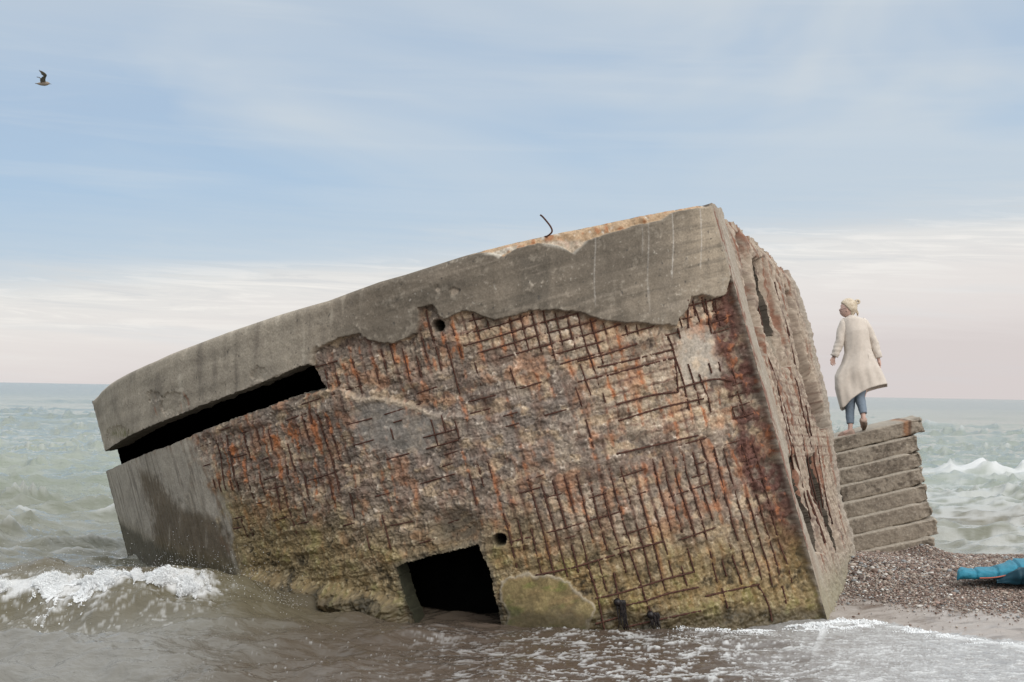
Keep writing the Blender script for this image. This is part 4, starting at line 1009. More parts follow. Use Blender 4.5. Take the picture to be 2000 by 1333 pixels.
# far breakers
fb = np.exp(-((WY-39.2-0.6*f1)/1.5)**2)*ss(10.5, 12.5, WX)*ss(27, 22, WX)
foam = np.maximum(foam, fb*ss(-0.25, 0.35, fbm(WX*0.7, WY*0.9, 4, 771)+0.4))
fb = np.exp(-((WY-24.2-0.5*f1)/0.8)**2)*ss(6.5, 8, WX)
foam = np.maximum(foam, fb*ss(0.0, 0.4, fbm(WX*1.0, WY*2.0, 4, 773)+0.15)*0.6)
foam = np.maximum(foam, ss(6, 7.5, WX)*ss(40, 34, WY)*ss(16.5, 18, WY)*ss(0.35, 0.7, fbm(WX*0.7, WY*1.6, 4, 775, rid=True)+0.2*f1)*0.45)
foam = np.maximum(foam, ss(17, 20, WY)*ss(120, 50, WY)*ss(0.62, 0.85, fbm(WX*0.35, WY*1.1, 3, 777, rid=True)+0.1*f1)*0.10)
foam = np.maximum(foam, capm*0.55)
foam = np.maximum(foam, zoneR*ss(0.9, 2.7, WX)*(0.46+0.22*f2+0.2*f4+0.12*f1))
foam = np.clip(foam, 0, 1); H = H+foam*(0.012+0.012*f2+0.008*f4)*ss(30, 14, RH)
# --- body colour: silty brown inshore, grey-green offshore
near = ss(19, 12.5, WY)*0.95
wc = np.zeros(H.shape+(3,), np.float32)+np.array([0.225, 0.25, 0.20], np.float32)
wc = mixc(wc, (0.15, 0.195, 0.15), sm(fbm(WX*0.06, WY*0.03, 3, 781), 0.0, 0.4)*0.5)
wc = mixc(wc, (0.165, 0.20, 0.19), ss(90, 350, WY)*0.8)
wc = mixc(wc, (0.165, 0.155, 0.115), ss(40, 18, WY)*0.85)
wc = mixc(wc, (0.075, 0.053, 0.040), near*(0.75+0.25*ss(-3, 0.5, WX)))
wc = mixc(wc, (0.20, 0.195, 0.175), ss(-1.7, -3.0, WX+0.5*f1)*ss(13, 12.4, WY)*0.8)  # paler lower left: bright sky reflection put into the water colour
wc = mixc(wc, (0.13, 0.115, 0.07), np.exp(-((WY-13.2)/0.8)**2)*ss(-1, -2.5, WX)*0.7)
wc = mixc(wc, (0.11, 0.09, 0.05), ss(6.5, 9, WX)*np.exp(-((WY-27.4)/0.7)**2)*0.8)
M_w, g3 = mat('sea_water')
a = g3.n('ShaderNodeAttribute', attribute_name='tint'); tco = g3.n('ShaderNodeTexCoord').outputs['Object']
mp1 = g3.n('ShaderNodeMapping', ins={0: tco, 3: (1.0, 2.2, 1.0)}).outputs[0]
mp2 = g3.n('ShaderNodeMapping', ins={0: tco, 3: (0.22, 0.5, 1.0)}).outputs[0]
b1 = g3.noise(mp1, 3.2, 4, 0.6, 0.4); b2 = g3.noise(mp2, 1.6, 5, 0.62, 0.3); b3 = g3.noise(mp1, 14, 3, 0.6)
cdist = g3.n('ShaderNodeSeparateXYZ', ins={0: tco}).outputs[1]
farf = g3.m('MULTIPLY', g3.m('SUBTRACT', cdist, 14.0), 0.03, clamp=True)
hgt = g3.m('ADD', g3.m('MULTIPLY', b1, 0.042), g3.m('ADD', g3.m('MULTIPLY', g3.m('MULTIPLY', b2, farf), 0.18), g3.m('MULTIPLY', b3, 0.006)))
bmp = g3.n('ShaderNodeBump', ins={'Strength': 1.0, 'Distance': 1.0, 'Height': hgt}).outputs[0]
rgh = g3.m('ADD', 0.06, g3.m('MULTIPLY', g3.m('MULTIPLY', g3.m('SUBTRACT', cdist, 40.0), 0.004, clamp=True), 0.11))
wat = g3.n('ShaderNodeBsdfPrincipled', ins={'Base Color': a.outputs['Color'], 'Roughness': rgh, 'IOR': 1.333, 'Normal': bmp})
fn = g3.noise(tco, 55, 4, 0.7)
fbm_ = g3.n('ShaderNodeBump', ins={'Strength': 0.6, 'Distance': 0.01, 'Height': fn}).outputs[0]
fo_ = g3.n('ShaderNodeBsdfPrincipled', ins={'Base Color': (0.62, 0.62, 0.61, 1), 'Roughness': 0.6, 'Normal': fbm_})
ff = g3.m('MULTIPLY', a.outputs['Alpha'], g3.m('ADD', 0.45, fn), clamp=True)
mx = g3.n('ShaderNodeMixShader', ins={0: ff, 1: wat.outputs[0], 2: fo_.outputs[0]})
g3.n('ShaderNodeOutputMaterial', ins={0: mx.outputs[0]})
o = mk('sea', np.stack([WX, WY, H], -1).reshape(-1, 3), grid_faces(*H.shape), M_w, None, True, np.concatenate([wc, foam[..., None]], -1).reshape(-1, 4))
tag(o, 'choppy grey-green sea turning silty brown in the shallows', 'sea', kind='structure')

def sea_h(x, y):
    ci = np.clip(np.interp(np.degrees(np.arctan2(x, y)), cols, np.arange(len(cols))), 0, len(cols)-1.001)
    ri = np.clip(np.interp(y, rho, np.arange(len(rho))), 0, len(rho)-1.001)
    c0 = ci.astype(int); r0 = ri.astype(int); u = ci-c0; v = ri-r0
    return (H[r0, c0]*(1-u)*(1-v)+H[r0, c0+1]*u*(1-v)+H[r0+1, c0]*(1-u)*v+H[r0+1, c0+1]*u*v)
# splashing foam of the breaker: clustered droplets and lumps
M_f, g4 = mat('foam_froth')
p = g4.n('ShaderNodeBsdfPrincipled', ins={'Base Color': (0.84, 0.85, 0.85, 1), 'Roughness': 0.4})
p.inputs['Subsurface Weight'].default_value = 0.0
g4.n('ShaderNodeOutputMaterial', ins={0: p.outputs[0]})
n = 420000
fx = rng.uniform(-5.6, -2.5, n); tt_ = rng.normal(-0.05, 0.22, n)
_, fyc = crest_h(fx, fx*0+13.2)
fy = fyc+tt_-0.05
hh = sea_h(fx, fy)
clump = fbm(fx*2.3, fx*0+3, 3, 801)+0.8*fbm(fx*5, tt_*5, 3, 803)+0.5*fbm(fx*16, tt_*16, 2, 805)
def drp(x): return 0.45*np.exp(-((x+4.50)/0.16)**2)+0.9*np.exp(-((x+4.08)/0.17)**2)+1.0*np.exp(-((x+3.72)/0.15)**2)+0.35*np.exp(-((x+2.72)/0.2)**2)
drip = drp(fx)+0.25*fbm(fx*6, fx*0+8, 3, 807)
fr = np.where(tt_ < 0, -tt_/(0.12+0.52*np.clip(drip, 0, 1)), tt_/0.20)
keep = (clump-0.75*fr+0.42-0.9*ss(-3.0, -2.45, fx) > 0.10+0.75*rng.random(n)**2)
lift = np.abs(rng.normal(0, 0.035, n))*(clump > 0)*1.2+0.0
r1 = rng.lognormal(-5.85, 0.35, n); r1 = np.clip(r1, 0.0014, 0.0075)
lump_ = np.clip(fbm(fx*4, tt_*6+2, 3, 809)+0.35, 0, 1)*ss(0.30, 0.05, np.abs(tt_))
pz = hh+0.004+rng.random(n)*0.085*lump_+0.5*lift*ss(0.35, -0.1, np.abs(tt_))
pos = np.stack([fx, fy, pz], -1)[keep]; r1 = r1[keep]
# spray
n2_ = 1600; sx = rng.uniform(-5.2, -1.9, n2_); sy = 13.3+rng.normal(0, 0.2, n2_); sh = sea_h(sx, sy)
sz_ = sh+np.abs(rng.exponential(0.09, n2_)); pos2 = np.stack([sx, sy, sz_], -1); r2 = rng.uniform(0.001, 0.003, n2_)
# surf edge at the foot of the corner
n3 = 60000; ex3 = rng.uniform(1.0, 4.6, n3); yw3 = np.interp(ex3, [1.0, 2.0, 2.9, 3.4, 3.9, 4.4, 6], [13.0, 13.0, 13.25, 13.45, 12.7, 12.2, 11.2])
ey3 = yw3-0.06-np.abs(rng.normal(0, 0.16, n3)); m3 = (fbm(ex3*3, ey3*7, 4, 811)+0.3*fbm(ex3*14, ey3*22, 3, 813) > 0.02)
amp3 = ss(1.2, 2.8, ex3)*(0.25+0.75*ss(-0.1, 0.3, fbm(ex3*2.4, ey3*6, 3, 817)))*ss(4.6, 3.4, ex3); pos3 = np.stack([ex3, ey3, sea_h(ex3, ey3)+0.002+0.045*np.clip(fbm(ex3*5, ey3*9, 3, 815)+0.2, 0, 1)*rng.random(n3)*ss(0.4, 0.05, yw3-ey3)], -1)[m3 & (rng.random(n3) < amp3)]
r3 = np.clip(rng.lognormal(-5.6, 0.4, len(pos3)), 0.0015, 0.008)
allp = np.concatenate([pos, pos2, pos3]); allr = np.concatenate([r1, r2, r3])
print('foam pts', len(allp))
v, f = scatter(allp, allr, 9, flat=1.0, jit=0.2)
o = mk('foam', v, f, M_f, None, True); tag(o, 'white splashing foam of the little breaker and the surf edge', 'foam', kind='stuff')

# seaweed caught on the lowest bars
M_sw = plain('dark_seaweed', (0.006, 0.006, 0.007), (0.03, 0.022, 0.02), 0.35, 40)
for (px_, py0, py1, lab) in ((1212, 1172, 1238, 'longer black strand of seaweed hanging from a bar at the waterline'), (1277, 1196, 1232, 'shorter black tuft of seaweed caught on a bar right of the long strand')):
    h_ = hit(px_, py0); r_, c_ = wall_at(*h_); base_ = PW.reshape(NR, -1, 3)[r_, c_]+np.array([0, -0.05, 0])
    parts = []
    for k in range(16):
        x0 = random.gauss(0, 0.02); L = (py1-py0)*0.0047*random.uniform(0.5, 1.0)
        pts = [base_+np.array([x0+random.gauss(0, 0.008)+0.18*L*t*(1 if k % 3 else 0.4), -0.01*random.random(), -L*t]) for t in np.linspace(0, 1, 6)]
        parts.append(tube(smooth_path(pts, 12), np.linspace(0.011, 0.004, len(smooth_path(pts, 12))), 5, flat=0.5))
    parts.append(lump(base_+np.array([-0.03, 0, -0.02]), 0.035, 5, 7))
    v, f = join(parts); o = mk('seaweed', v, f, M_sw); o.location = (0, 0, 0); tag(o, lab, 'seaweed', 'seaweed on the lowest bars')
# ================================================================== WOMAN ON THE STEPS
PD = 17.08
def q(px, py, dd=0.0): return at(px, py, PD+dd)
pxm = PD/FPX
M_skin = plain('skin', (0.56, 0.37, 0.31), (0.60, 0.41, 0.34), 0.6, 20, 0.05)
M_hair = plain('blonde_hair', (0.46, 0.37, 0.26), (0.64, 0.55, 0.43), 0.55, 26, 0.1, 0.002)
M_coat = plain('beige_knit', (0.56, 0.495, 0.43), (0.64, 0.57, 0.50), 0.95, 28, 0.4, 0.006, 0.15)
M_jean = plain('faded_denim', (0.15, 0.19, 0.24), (0.24, 0.29, 0.35), 0.9, 60, 0.2)
M_shoe = plain('dusty_pink_suede', (0.38, 0.27, 0.22), (0.45, 0.33, 0.27), 0.9, 60, 0.2)
M_sole = plain('brown_sole', (0.12, 0.085, 0.06), (0.17, 0.12, 0.09), 0.9, 60)
M_gls = plain('dark_frame', (0.05, 0.01, 0.012), (0.08, 0.02, 0.02), 0.3, 20)
foot0 = q(1664, 846)
W = empty('person', tuple(foot0), 'woman seen from behind in long beige cardigan and jeans, stepping along the top step', 'person')
def skin_body(name, verts, edges, radii, material, parent, sub=2, root=0):
    me = bpy.data.meshes.new(name)
    V = [tuple(np.array(v)-np.array(parent.location)) for v in verts]
    me.from_pydata(V, edges, []); o = bpy.data.objects.new(name, me); C.objects.link(o)
    o.modifiers.new('s', 'SKIN'); sk = me.skin_vertices[0].data
    for i, r in enumerate(radii):
        r = r if isinstance(r, tuple) else (r, r); sk[i].radius = r; sk[i].use_root = (i == root)
    m2 = o.modifiers.new('u', 'SUBSURF'); m2.levels = sub; m2.render_levels = sub
    dg = bpy.context.evaluated_depsgraph_get(); dg.update()
    nm = bpy.data.meshes.new_from_object(o.evaluated_get(dg)); nm.name = name
    o.modifiers.clear(); o.data = nm; nm.materials.clear(); nm.materials.append(material)
    nm.polygons.foreach_set('use_smooth', np.ones(len(nm.polygons), bool)); o.parent = parent
    return o
bv = []; be = []; br = []
def jn(p, r, prev=None):
    bv.append(p); br.append(r); i = len(bv)-1
    if prev is not None: be.append((prev, i))
    return i
pel = jn(q(1676, 730), 0.10)
sp1 = jn(q(1672, 690), 0.095, pel); sp2 = jn(q(1668, 650), 0.105, sp1); nk = jn(q(1664, 626, -0.01), 0.050, sp2)
nk2 = jn(q(1660, 617, 0), 0.043, nk)
hd = jn(q(1655, 607), (0.072, 0.066), nk2); hd2 = jn(q(1655, 596), (0.082, 0.074), hd); hd3 = jn(q(1657, 590), (0.06, 0.06), hd2)
def hand(w_, tips, pr, fr, palm, thumb):
    pm = jn(palm, pr, w_)
    for base_, mid_, tip_ in tips:
        a_ = jn(base_, fr, pm); b_ = jn(mid_, fr*0.92, a_); jn(tip_, fr*0.7, b_)
    a_ = jn(thumb[0], fr*1.15, pm); jn(thumb[1], fr*0.8, a_)
# left arm (photo left)
ls = jn(q(1647, 636), 0.048, sp2); le = jn(q(1640, 668, 0.0), 0.036, ls); lw = jn(q(1629.5, 696, -0.02), 0.021, le)
hand(lw, [(q(1624.5, 704, -.035), q(1622.6, 709, -.035), q(1624.0, 713.5, -.03)), (q(1626.3, 705.5, -.03), q(1625.0, 711.0, -.03), q(1627.2, 715.0, -.025)),
          (q(1628.2, 705.7, -.02), q(1628.0, 711.0, -.02), q(1630.0, 714.2, -.015)), (q(1629.8, 705, 0), q(1630.4, 709.5, 0), q(1631.8, 712, 0))],
     (0.020, 0.016), 0.0085, q(1627.5, 701.5, -.025), (q(1623.4, 701.5, -.03), q(1621.7, 705.8, -.035)))
rs = jn(q(1690, 636), 0.048, sp2); re_ = jn(q(1706, 668, 0.02), 0.036, rs); rw_ = jn(q(1716, 702, -0.0), 0.021, re_)
hand(rw_, [(q(1718.6, 714, -.02), q(1719.6, 719, -.025), q(1718.3, 723.5, -.03)), (q(1718.0, 715, 0), q(1718.6, 721, 0), q(1717.4, 726, -.01)),
          (q(1717.2, 715, 0.02), q(1717.4, 721, .02), q(1716.6, 725.5, .01)), (q(1716.2, 714, .035), q(1716.3, 718.5, .04), q(1715.9, 722.5, .035))],
     (0.019, 0.020), 0.0085, q(1717.5, 709, 0), (q(1719.6, 709.5, -.03), q(1720.2, 714.5, -.045)))
lh_ = jn(q(1666, 742, -0.02), 0.085, pel); lk = jn(q(1661, 785, 0.04), 0.055, lh_); la = jn(q(1661, 831, -0.01), 0.030, lk); lf = jn(q(1660, 842, -0.01), 0.030, la); lt = jn(q(1646, 847, 0.02), 0.024, lf)
rh_ = jn(q(1688, 742, 0.02), 0.085, pel); rk = jn(q(1680, 778, 0.0), 0.055, rh_); ra = jn(q(1686, 812, -0.10), 0.030, rk); rf = jn(q(1686, 822, -0.10), 0.029, ra); rt_ = jn(q(1684, 836, 0.02), 0.022, rf)
skin_body('body', bv, be, br, M_skin, W, 2, pel)
# face: jaw, nose, brow, ear modelled as one small shell over the head front
def ell(c, r, n=14, rot=None):
    th, ph = np.meshgrid(np.linspace(0.001, np.pi-0.001, n), np.linspace(0, 2*np.pi, 2*n, endpoint=False), indexing='ij')
    d = np.stack([np.sin(th)*np.cos(ph), np.sin(th)*np.sin(ph), np.cos(th)], -1)
    return d, th, ph
d, th, ph = ell(0, 0)
hc = q(1656.3, 603.0); 
dirx, dz_ = d[..., 0], d[..., 2]
# head ellipsoid in person frame: x right, z up; face looks left (-x), slightly down
rx, ry, rz = 0.093, 0.075, 0.112
P = np.stack([d[..., 0]*rx, d[..., 1]*ry, d[..., 2]*rz], -1)
fr_ = ss(0.2, 0.9, -d[..., 0])*ss(0.9, 0.35, np.abs(d[..., 1]))
zr = P[..., 2]/rz
P[..., 0] += -fr_*(0.013*np.exp(-((zr+0.42)/0.13)**2)*np.exp(-(d[..., 1]/0.22)**2)*1.3+0.010*np.exp(-((zr+0.72)/0.1)**2)+0.014*np.exp(-((zr+0.98)/0.14)**2)+0.006*np.exp(-((zr-0.05)/0.12)**2)-0.008*np.exp(-((zr+0.12)/0.1)**2))
P[..., 0] += ss(0.0, -1.0, zr)*(-0.012)
ca_, sa_ = math.cos(-0.22), math.sin(-0.22)
Pr = np.stack([P[..., 0]*ca_-P[..., 2]*sa_, P[..., 1], P[..., 0]*sa_+P[..., 2]*ca_], -1)
mk('head', (hc+Pr).reshape(-1, 3), grid_faces(14, 28, wrap=True), M_skin, W)
ear = lump(q(1654.5, 607, -0.074), 0.014, 3, 7, (0.7, 0.45, 1.2)); mk('ear', ear[0], ear[1], M_skin, W)
# hair: shell with strands, bun, hanging ponytail
d, th, ph = ell(0, 0, 40)
zz = d[..., 2]; xx = d[..., 0]
hairr = 1+0.09*fbm(xx*1.2+zz*2, (zz-xx*0.5)*7+d[..., 1]*3, 3, 901)
Hh = np.stack([d[..., 0]*0.106*hairr, d[..., 1]*0.092*hairr, d[..., 2]*0.108*hairr], -1)
cut = np.clip((-0.25-xx*0.95)-(zz+0.10)*1.35, 0, 1)        # pull in where the face shows
low_ = ss(-0.25, -0.9, zz)
Hh *= (1-0.42*ss(0.0, 0.35, cut)-0.22*low_*ss(0.3, -0.2, xx))[..., None]
hcc = q(1657.2, 600.5)
tl_ = -0.18; Hr = np.stack([Hh[..., 0]*math.cos(tl_)-Hh[..., 2]*math.sin(tl_), Hh[..., 1], Hh[..., 0]*math.sin(tl_)+Hh[..., 2]*math.cos(tl_)], -1)
hair = mk('hair', (hcc+Hr).reshape(-1, 3), grid_faces(40, 80, wrap=True), M_hair, W)
bun = []
for k in range(9):
    a_ = k*0.7; c_ = q(1674.3, 590.0)
    pts = [c_+np.array([0.021*math.cos(t+a_), 0.020*math.sin(a_*2.1+t*0.4), 0.021*math.sin(t+a_)]) for t in np.linspace(0, 4.6, 14)]
    bun.append(tube(pts, 0.0125, 7))
bun.append(tube(smooth_path([q(1663, 603), q(1668, 598), q(1672, 593)], 10), 0.016, 8))
mk('bun', *join(bun), M_hair, W)
pt = []
for k in range(12):
    j = random.uniform(-2.2, 2.2); e = random.uniform(-3, 2.5)
    pth = smooth_path([q(1669+j*0.4, 597), q(1671+j*0.7, 603), q(1674+j, 610, random.uniform(-.015, .015)), q(1675.2+j, 616+e, random.uniform(-.02, .02))], 14)
    pt.append(tube(pth, np.linspace(0.010, 0.003, len(pth)), 6))
for k in range(8):
    j = random.uniform(-2, 2)
    pth = smooth_path([q(1662+j, 604, -.06), q(1664+j, 611, -.06), q(1666+j*0.7, 617+random.uniform(-1, 2), -.05)], 12)
    pt.append(tube(pth, np.linspace(0.009, 0.003, len(pth)), 6))
pt.append(lump(q(1663.5, 607.5, -0.012), 0.052, 21, 9, (0.85, 0.95, 1.0)))
mk('ponytail', *join(pt), M_hair, W)
# glasses
gp = [q(1652.8, 602.5, -0.078), q(1645, 604.6, -0.072), q(1638.8, 606.8, -0.055)]
lens = [q(1641.6, 606.8, -0.018)+np.array([0.003*math.cos(t), 0.015*math.cos(t)-0.01, 0.011*math.sin(t)]) for t in np.linspace(0, 6.28, 16)]
lens2 = [p+np.array([0.0, 0.050, 0]) for p in lens]
mk('glasses', *join([tube(gp, 0.0026, 6), tube(lens, 0.002, 6), tube(lens2, 0.002, 6)]), M_gls, W)

# cardigan body: rings from the neck to a slanting, wind-blown hem
Tn, An = 70, 120
tv = np.linspace(0, 1, Tn); av = np.linspace(0, 2*np.pi, An, endpoint=False)
Lx = np.interp(tv, [0, .02, .05, .10, .22, .40, .52, .60, .66, .78, .90, 1.0], [1655, 1649, 1644.5, 1643.5, 1647, 1649.5, 1643, 1635, 1630.5, 1631, 1636.5, 1641.5])
Rx = np.interp(tv, [0, .02, .05, .10, .22, .36, .50, .66, .80, .90, 1.0], [1668, 1680, 1690, 1695.5, 1699, 1699.5, 1703, 1712, 1722, 1728, 1733])
cosA = np.cos(av); frac = (cosA+1)/2
hem = np.interp(frac, [0, .04, .10, .22, .40, .60, .80, .93, 1.0], [800, 803, 800, 787, 775, 765, 759.5, 757, 756])
hem_back = hem-6*(np.sin(av) > 0)
ytop = 615+4*np.abs(cosA)**2*1.2
CV = np.zeros((Tn, An, 3))
for i in range(Tn):
    t = tv[i]
    yy = ytop+(hem_back-ytop)*t
    yy = np.where(t < 0.12, np.interp(t, [0, 0.02, 0.05, 0.12], [0, 0.012, 0.035, 0.12])*(hem_back-ytop)+ytop, yy)
    x = Lx[i]+(Rx[i]-Lx[i])*frac
    dp = np.interp(t, [0, .05, .2, .5, .75, 1], [0.045, 0.095, 0.13, 0.135, 0.16, 0.15])
    am = np.interp(t, [0, .12, .4, .7, 1], [0.001, 0.003, 0.006, 0.016, 0.026])
    # hanging folds of the cloth
    fold = 2.8*fbm(frac*3.0+3+0.8*t, np.full(An, t*1.7), 2, 905)+0.5*np.sin(frac*9+3-t*2)
    yd = -np.sin(av)*dp-am*fold*np.sign(np.sin(av)+1e-9)
    sg_ = np.where(np.sin(av) >= 0, 1, 1)
    for j in range(An): CV[i, j] = q(x[j], yy[j], yd[j])
# left pocket corner poking out
CV = CV.reshape(-1, 3)
coat = mk('cardigan', CV, grid_faces(Tn, An, wrap=True), M_coat, W)
ms = coat.modifiers.new('cloth', 'SOLIDIFY'); ms.thickness = 0.006; ms.offset = 0
# right patch pocket
pk = [[q(1695.5+i*1.0+j*0.45, 692+j*2.3, -0.115+0.016*i) for i in range(8)] for j in range(11)]
mk('pocket', np.array(pk).reshape(-1, 3), grid_faces(11, 8), M_coat, coat if False else W)
def sleeve(pts, rad, name):
    pth = smooth_path(pts, 44); n_ = len(pth); t = np.linspace(0, 1, n_)
    r0 = np.interp(t, np.linspace(0, 1, len(rad)), rad)
    v, f = tube(pth, r0, 28, caps=False)
    v = v.reshape(n_, 28, 3); cen_ = pth[:, None, :]
    a_ = np.linspace(0, 2*np.pi, 28, endpoint=False)
    wr_ = 1+(0.07*np.sin(t[:, None]*46+2.2*np.sin(a_[None, :]+1)+t[:, None]*8)*ss(0.35, 1.0, t)[:, None]+0.05*np.sin(t[:, None]*19+a_[None, :]*2))
    v = cen_+(v-cen_)*wr_[..., None]
    o = mk(name, v.reshape(-1, 3), [list(x) for x in grid_faces(n_, 28, wrap=True).tolist()], M_coat, W)
    s = o.modifiers.new('cloth', 'SOLIDIFY'); s.thickness = 0.006; s.offset = 0
    return o
sleeve([q(1652, 624, -0.01), q(1647, 634, -0.02), q(1643, 650, -0.03), q(1640, 668, -0.035), q(1635, 683, -0.035), q(1629.5, 696.5, -0.03)], [0.030, 0.048, 0.052, 0.051, 0.050, 0.048, 0.044], 'sleeve')
sleeve([q(1683, 624, 0.0), q(1690, 634, -0.0), q(1698, 650, 0.0), q(1705.5, 666, 0.01), q(1711, 682, 0.0), q(1716.2, 699.5, -0.01)], [0.030, 0.048, 0.051, 0.051, 0.050, 0.048, 0.044], 'sleeve')
# jeans: a leg each, joined above under the cardigan
def leg(pts, rad):
    pth = smooth_path(pts, 36); n_ = len(pth); t = np.linspace(0, 1, n_)
    v, f = tube(pth, np.interp(t, np.linspace(0, 1, len(rad)), rad), 24, caps=False)
    v = v.reshape(n_, 24, 3); w_ = 1+0.035*np.sin(t*60)[:, None]*ss(0.6, 1, t)[:, None]+0.03*np.sin(t*23)[:, None]
    return (pth[:, None]+(v-pth[:, None])*w_[..., None]).reshape(-1, 3), grid_faces(n_, 24, wrap=True).tolist()
jl = leg([q(1670, 735), q(1664, 762, 0.02), q(1660.5, 786, 0.04), q(1660, 808, 0.02), q(1661, 828, 0)], [0.092, 0.082, 0.062, 0.056, 0.050, 0.041])
jr = leg([q(1684, 735), q(1680, 760, 0.0), q(1679.5, 778, -0.01), q(1683.5, 794, -0.06), q(1686.5, 808.5, -0.10)], [0.092, 0.078, 0.064, 0.058, 0.050, 0.040])
hip = lump(q(1676, 728), 0.15, 11, 12, (1.0, 0.75, 0.7))
jn_ = mk('jeans', *join([jl, jr, hip]), M_jean, W)
s = jn_.modifiers.new('cloth', 'SOLIDIFY'); s.thickness = 0.004; s.offset = 0
# shoes
def shoe(heel, toe, hw, hh_, open_):
    pth = smooth_path([heel, heel*0.6+toe*0.4, toe], 18); n_ = len(pth); t = np.linspace(0, 1, n_)
    r1_ = hw*np.interp(t, [0, .08, .3, .6, .85, 1], [.45, .85, .95, 1.0, .8, .25]); r2_ = hh_*np.interp(t, [0, .1, .3, .6, .85, 1], [.7, 1.0, 1.0, .75, .45, .15])
    return tube(pth, np.stack([r1_, r2_], -1), 16)
v, f = shoe(q(1668.5, 843, -0.03), q(1636.5, 852.0, 0.06), 0.042, 0.036, 0); s1 = mk('shoe', v, f, M_shoe, W)
v, f = tube(smooth_path([q(1670.5, 846.5, -0.03), q(1652, 850.5, 0.0), q(1635, 854, 0.06)], 14), np.stack([np.full(len(smooth_path([q(0, 0), q(1, 1), q(2, 2)], 14)), 0.006), np.full(len(smooth_path([q(0, 0), q(1, 1), q(2, 2)], 14)), 0.040)], -1), 10)
mk('sole', v, f, M_shoe, s1).location = (0, 0, 0)
v, f = shoe(q(1686.5, 818.5, -0.12), q(1684, 837, 0.04), 0.043, 0.045, 0); s2 = mk('shoe', v, f, M_shoe, W)
so_ = [q(1691, 824, -0.165), q(1693, 831, -0.12), q(1690, 839, -0.02)]
v, f = tube(smooth_path([q(1690.8, 825.5, -0.15), q(1690.2, 832, -0.13), q(1687.0, 839.5, -0.03)], 14), [(0.026, 0.012)]*0 or 0.022, 10, flat=0.8)
mk('sole', v, f, M_sole, s2).location = (0, 0, 0)

# ================================================================== GULL
GD = 27.0
def gq(zx, zy, dd=0.0): return at(20+zx/12.12, 100+zy/12.12, GD+dd)
M_gb = plain('gull_feathers', (0.20, 0.165, 0.13), (0.30, 0.25, 0.20), 0.9, 30)
M_gw = plain('wing_feathers', (0.07, 0.065, 0.055), (0.17, 0.155, 0.125), 0.9, 25)
M_bk = plain('beak', (0.10, 0.09, 0.07), (0.15, 0.13, 0.10), 0.6, 20)
Gr = empty('gull', tuple(gq(800, 770)), 'brown-grey gull flying with its wings raised, alone in the blue sky', 'bird')
pth = smooth_path([gq(610, 770), gq(690, 775), gq(780, 775), gq(860, 770), gq(905, 768), gq(932, 772)], 26)
rr2 = np.interp(np.linspace(0, 1, len(pth)), [0, .12, .3, .5, .7, .85, .94, 1], [.004, .014, .032, .040, .033, .020, .019, .008])
v, f = tube(pth, np.stack([rr2*1.1, rr2*0.95], -1), 14); mk('body', v, f, M_gb, Gr)
v, f = tube([gq(925, 773), gq(952, 780), gq(978, 786)], [0.007, 0.005, 0.0015], 7); mk('beak', v, f, M_bk, Gr)
v, f = tube([gq(590, 768), gq(640, 771), gq(690, 774)], np.array([(0.003, 0.030), (0.004, 0.028), (0.008, 0.018)]), 10); mk('tail', v, f, M_gb, Gr)
def wing(lead, trail, d0, d1, name):
    L_ = smooth_path([(*p, 0) for p in lead], 30); T_ = smooth_path([(*p, 0) for p in trail], 30); m = min(len(L_), len(T_)); n_ = 8
    V = []
    for i in range(m):
        s = i/(m-1)
        for j in range(n_):
            u_ = j/(n_-1); x, y = L_[i, :2]*(1-u_)+T_[i, :2]*u_
            y += 10*math.sin(i*1.9)*(u_ > 0.99)
            V.append(gq(x, y, d0+(d1-d0)*s+0.012*math.sin(math.pi*u_)))
    o = mk(name, np.array(V), grid_faces(m, n_), M_gw, Gr); sdm = o.modifiers.new('t', 'SOLIDIFY'); sdm.thickness = 0.008
    return o
wing([(842, 745), (835, 680), (845, 630), (868, 575), (830, 525), (760, 480), (680, 452)], [(720, 745), (705, 690), (725, 640), (785, 590), (745, 560), (715, 510), (680, 458)], -0.02, -0.32, 'wing')
wing([(820, 745), (770, 690), (735, 650), (700, 625), (665, 615), (632, 612)], [(730, 750), (712, 700), (705, 650), (690, 632), (660, 626), (632, 620)], 0.03, 0.36, 'wing')

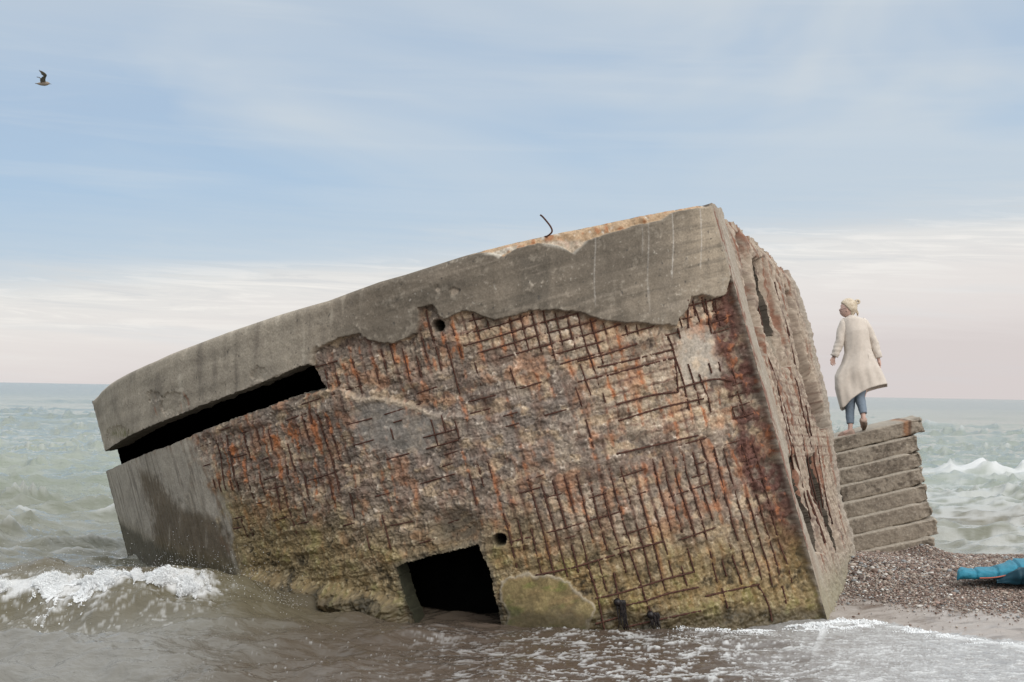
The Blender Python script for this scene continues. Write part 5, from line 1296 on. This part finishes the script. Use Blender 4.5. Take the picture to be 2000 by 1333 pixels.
# ================================================================== SLEEPING BAG
M_bag = plain('teal_nylon', (0.018, 0.17, 0.25), (0.03, 0.22, 0.31), 0.55, 26, 0.5, 0.012)
M_lin = plain('dark_blue_lining', (0.005, 0.035, 0.055), (0.008, 0.05, 0.075), 0.45, 14, 0.2)
M_zip = plain('orange_piping', (0.42, 0.12, 0.08), (0.5, 0.16, 0.10), 0.6, 20)
b0 = on_z(1870, 1138, 0.27); 
SB = empty('sleeping_bag', tuple(b0), 'teal quilted sleeping bag with orange piping lying on the shingle at the right edge', 'sleeping bag')
nu, nv = 190, 56
Lb = 1.9; uu_ = np.linspace(0, 1, nu); vv_ = np.linspace(0, 2*np.pi, nv, endpoint=False)
BV = np.zeros((nu, nv, 3)); xdir = np.array([0.985, -0.16, 0.0]); ydir = np.array([0.16, 0.985, 0])
gz0 = None
for i, s in enumerate(uu_):
    X = s*Lb
    wd = np.interp(X, [0, .03, .08, .2, .5, 1.0, 1.8, 1.9], [.03, .11, .15, .17, .24, .36, .36, .2])*1.0
    hgt_ = np.interp(X, [0, .02, .06, .15, .35, .5, .62, .8, 1.9], [.03, .09, .115, .10, .115, .15, .185, .19, .15])
    qs = abs(((X+0.02)/0.205) % 1-0.5)*2; puff = 0.80+0.20*math.sqrt(max(0, 1-(qs)**6)) if True else 1
    seam = 1-0.13*math.exp(-((1-qs)/0.10)**2)
    cx_, cy_ = X, 0.12*s
    for j, a_ in enumerate(vv_):
        ca, sa = math.cos(a_), math.sin(a_)
        wx = math.copysign(abs(ca)**0.7, ca); wz = math.copysign(abs(sa)**0.75, sa)
        n_ = float(pn(np.array([X*7]), np.array([a_*1.4]), 951)[0])*0.008+float(pn(np.array([X*22]), np.array([a_*3.0]), 953)[0])*0.004
        rr_y = (wd+n_)*wx*seam; z_ = hgt_/2*seam*(1+wz*(1 if sa > 0 else 0.85))+n_*max(sa, 0)*1.4
        BV[i, j] = b0+xdir*cx_+ydir*(cy_+rr_y+wd*0.9)+np.array([0, 0, max(z_, 0.0)+0.015+0.04*s])
fac = grid_faces(nu, nv, wrap=True); 
bag = mk('outer_shell', np.concatenate([BV.reshape(-1, 3), BV[0].mean(0)[None], BV[-1].mean(0)[None]]), fac.tolist()+[[nu*nv, (k+1) % nv, k] for k in range(nv)]+[[nu*nv+1, (nu-1)*nv+k, (nu-1)*nv+(k+1) % nv] for k in range(nv)], M_bag, SB)
def bp(s, a, o_=0.006):
    i = int(s/Lb*(nu-1)); j = int((a % (2*np.pi))/(2*np.pi)*nv) % nv
    c = BV[i].mean(0); p = BV[i, j]; d_ = (p-c)/np.linalg.norm(p-c); return p+d_*o_
zp = smooth_path([bp(.22, 3.55), bp(.3, 3.5), bp(.38, 3.45), bp(.45, 3.35), bp(.55, 3.2), bp(.65, 3.05), bp(.85, 2.85), bp(1.2, 2.75), bp(1.6, 2.75)], 60)
mk('piping', *tube(zp, 0.0065, 7), M_zip, SB)
# lining folded out below the zip
LV_ = []
for s in np.linspace(.38, 1.75, 70):
    c = bp(min(s, 1.85), 3.5, 0.0)
    wd = 0.09*ss(.36, .7, np.array([s]))[0]+0.01; hh2 = 0.075*ss(.36, .62, np.array([s]))[0]+0.01
    for a_ in np.linspace(0, 2*np.pi, 20, endpoint=False):
        n_ = float(pn(np.array([s*9]), np.array([a_*1.2]), 957)[0])*0.02
        LV_.append(np.array([c[0], c[1]-0.015+(wd+n_)*math.cos(a_)-wd*0.3, b0[2]+0.01+hh2*0.9+(hh2+n_)*math.sin(a_)]))
mk('lining', np.array(LV_), grid_faces(70, 20, wrap=True), M_lin, SB)
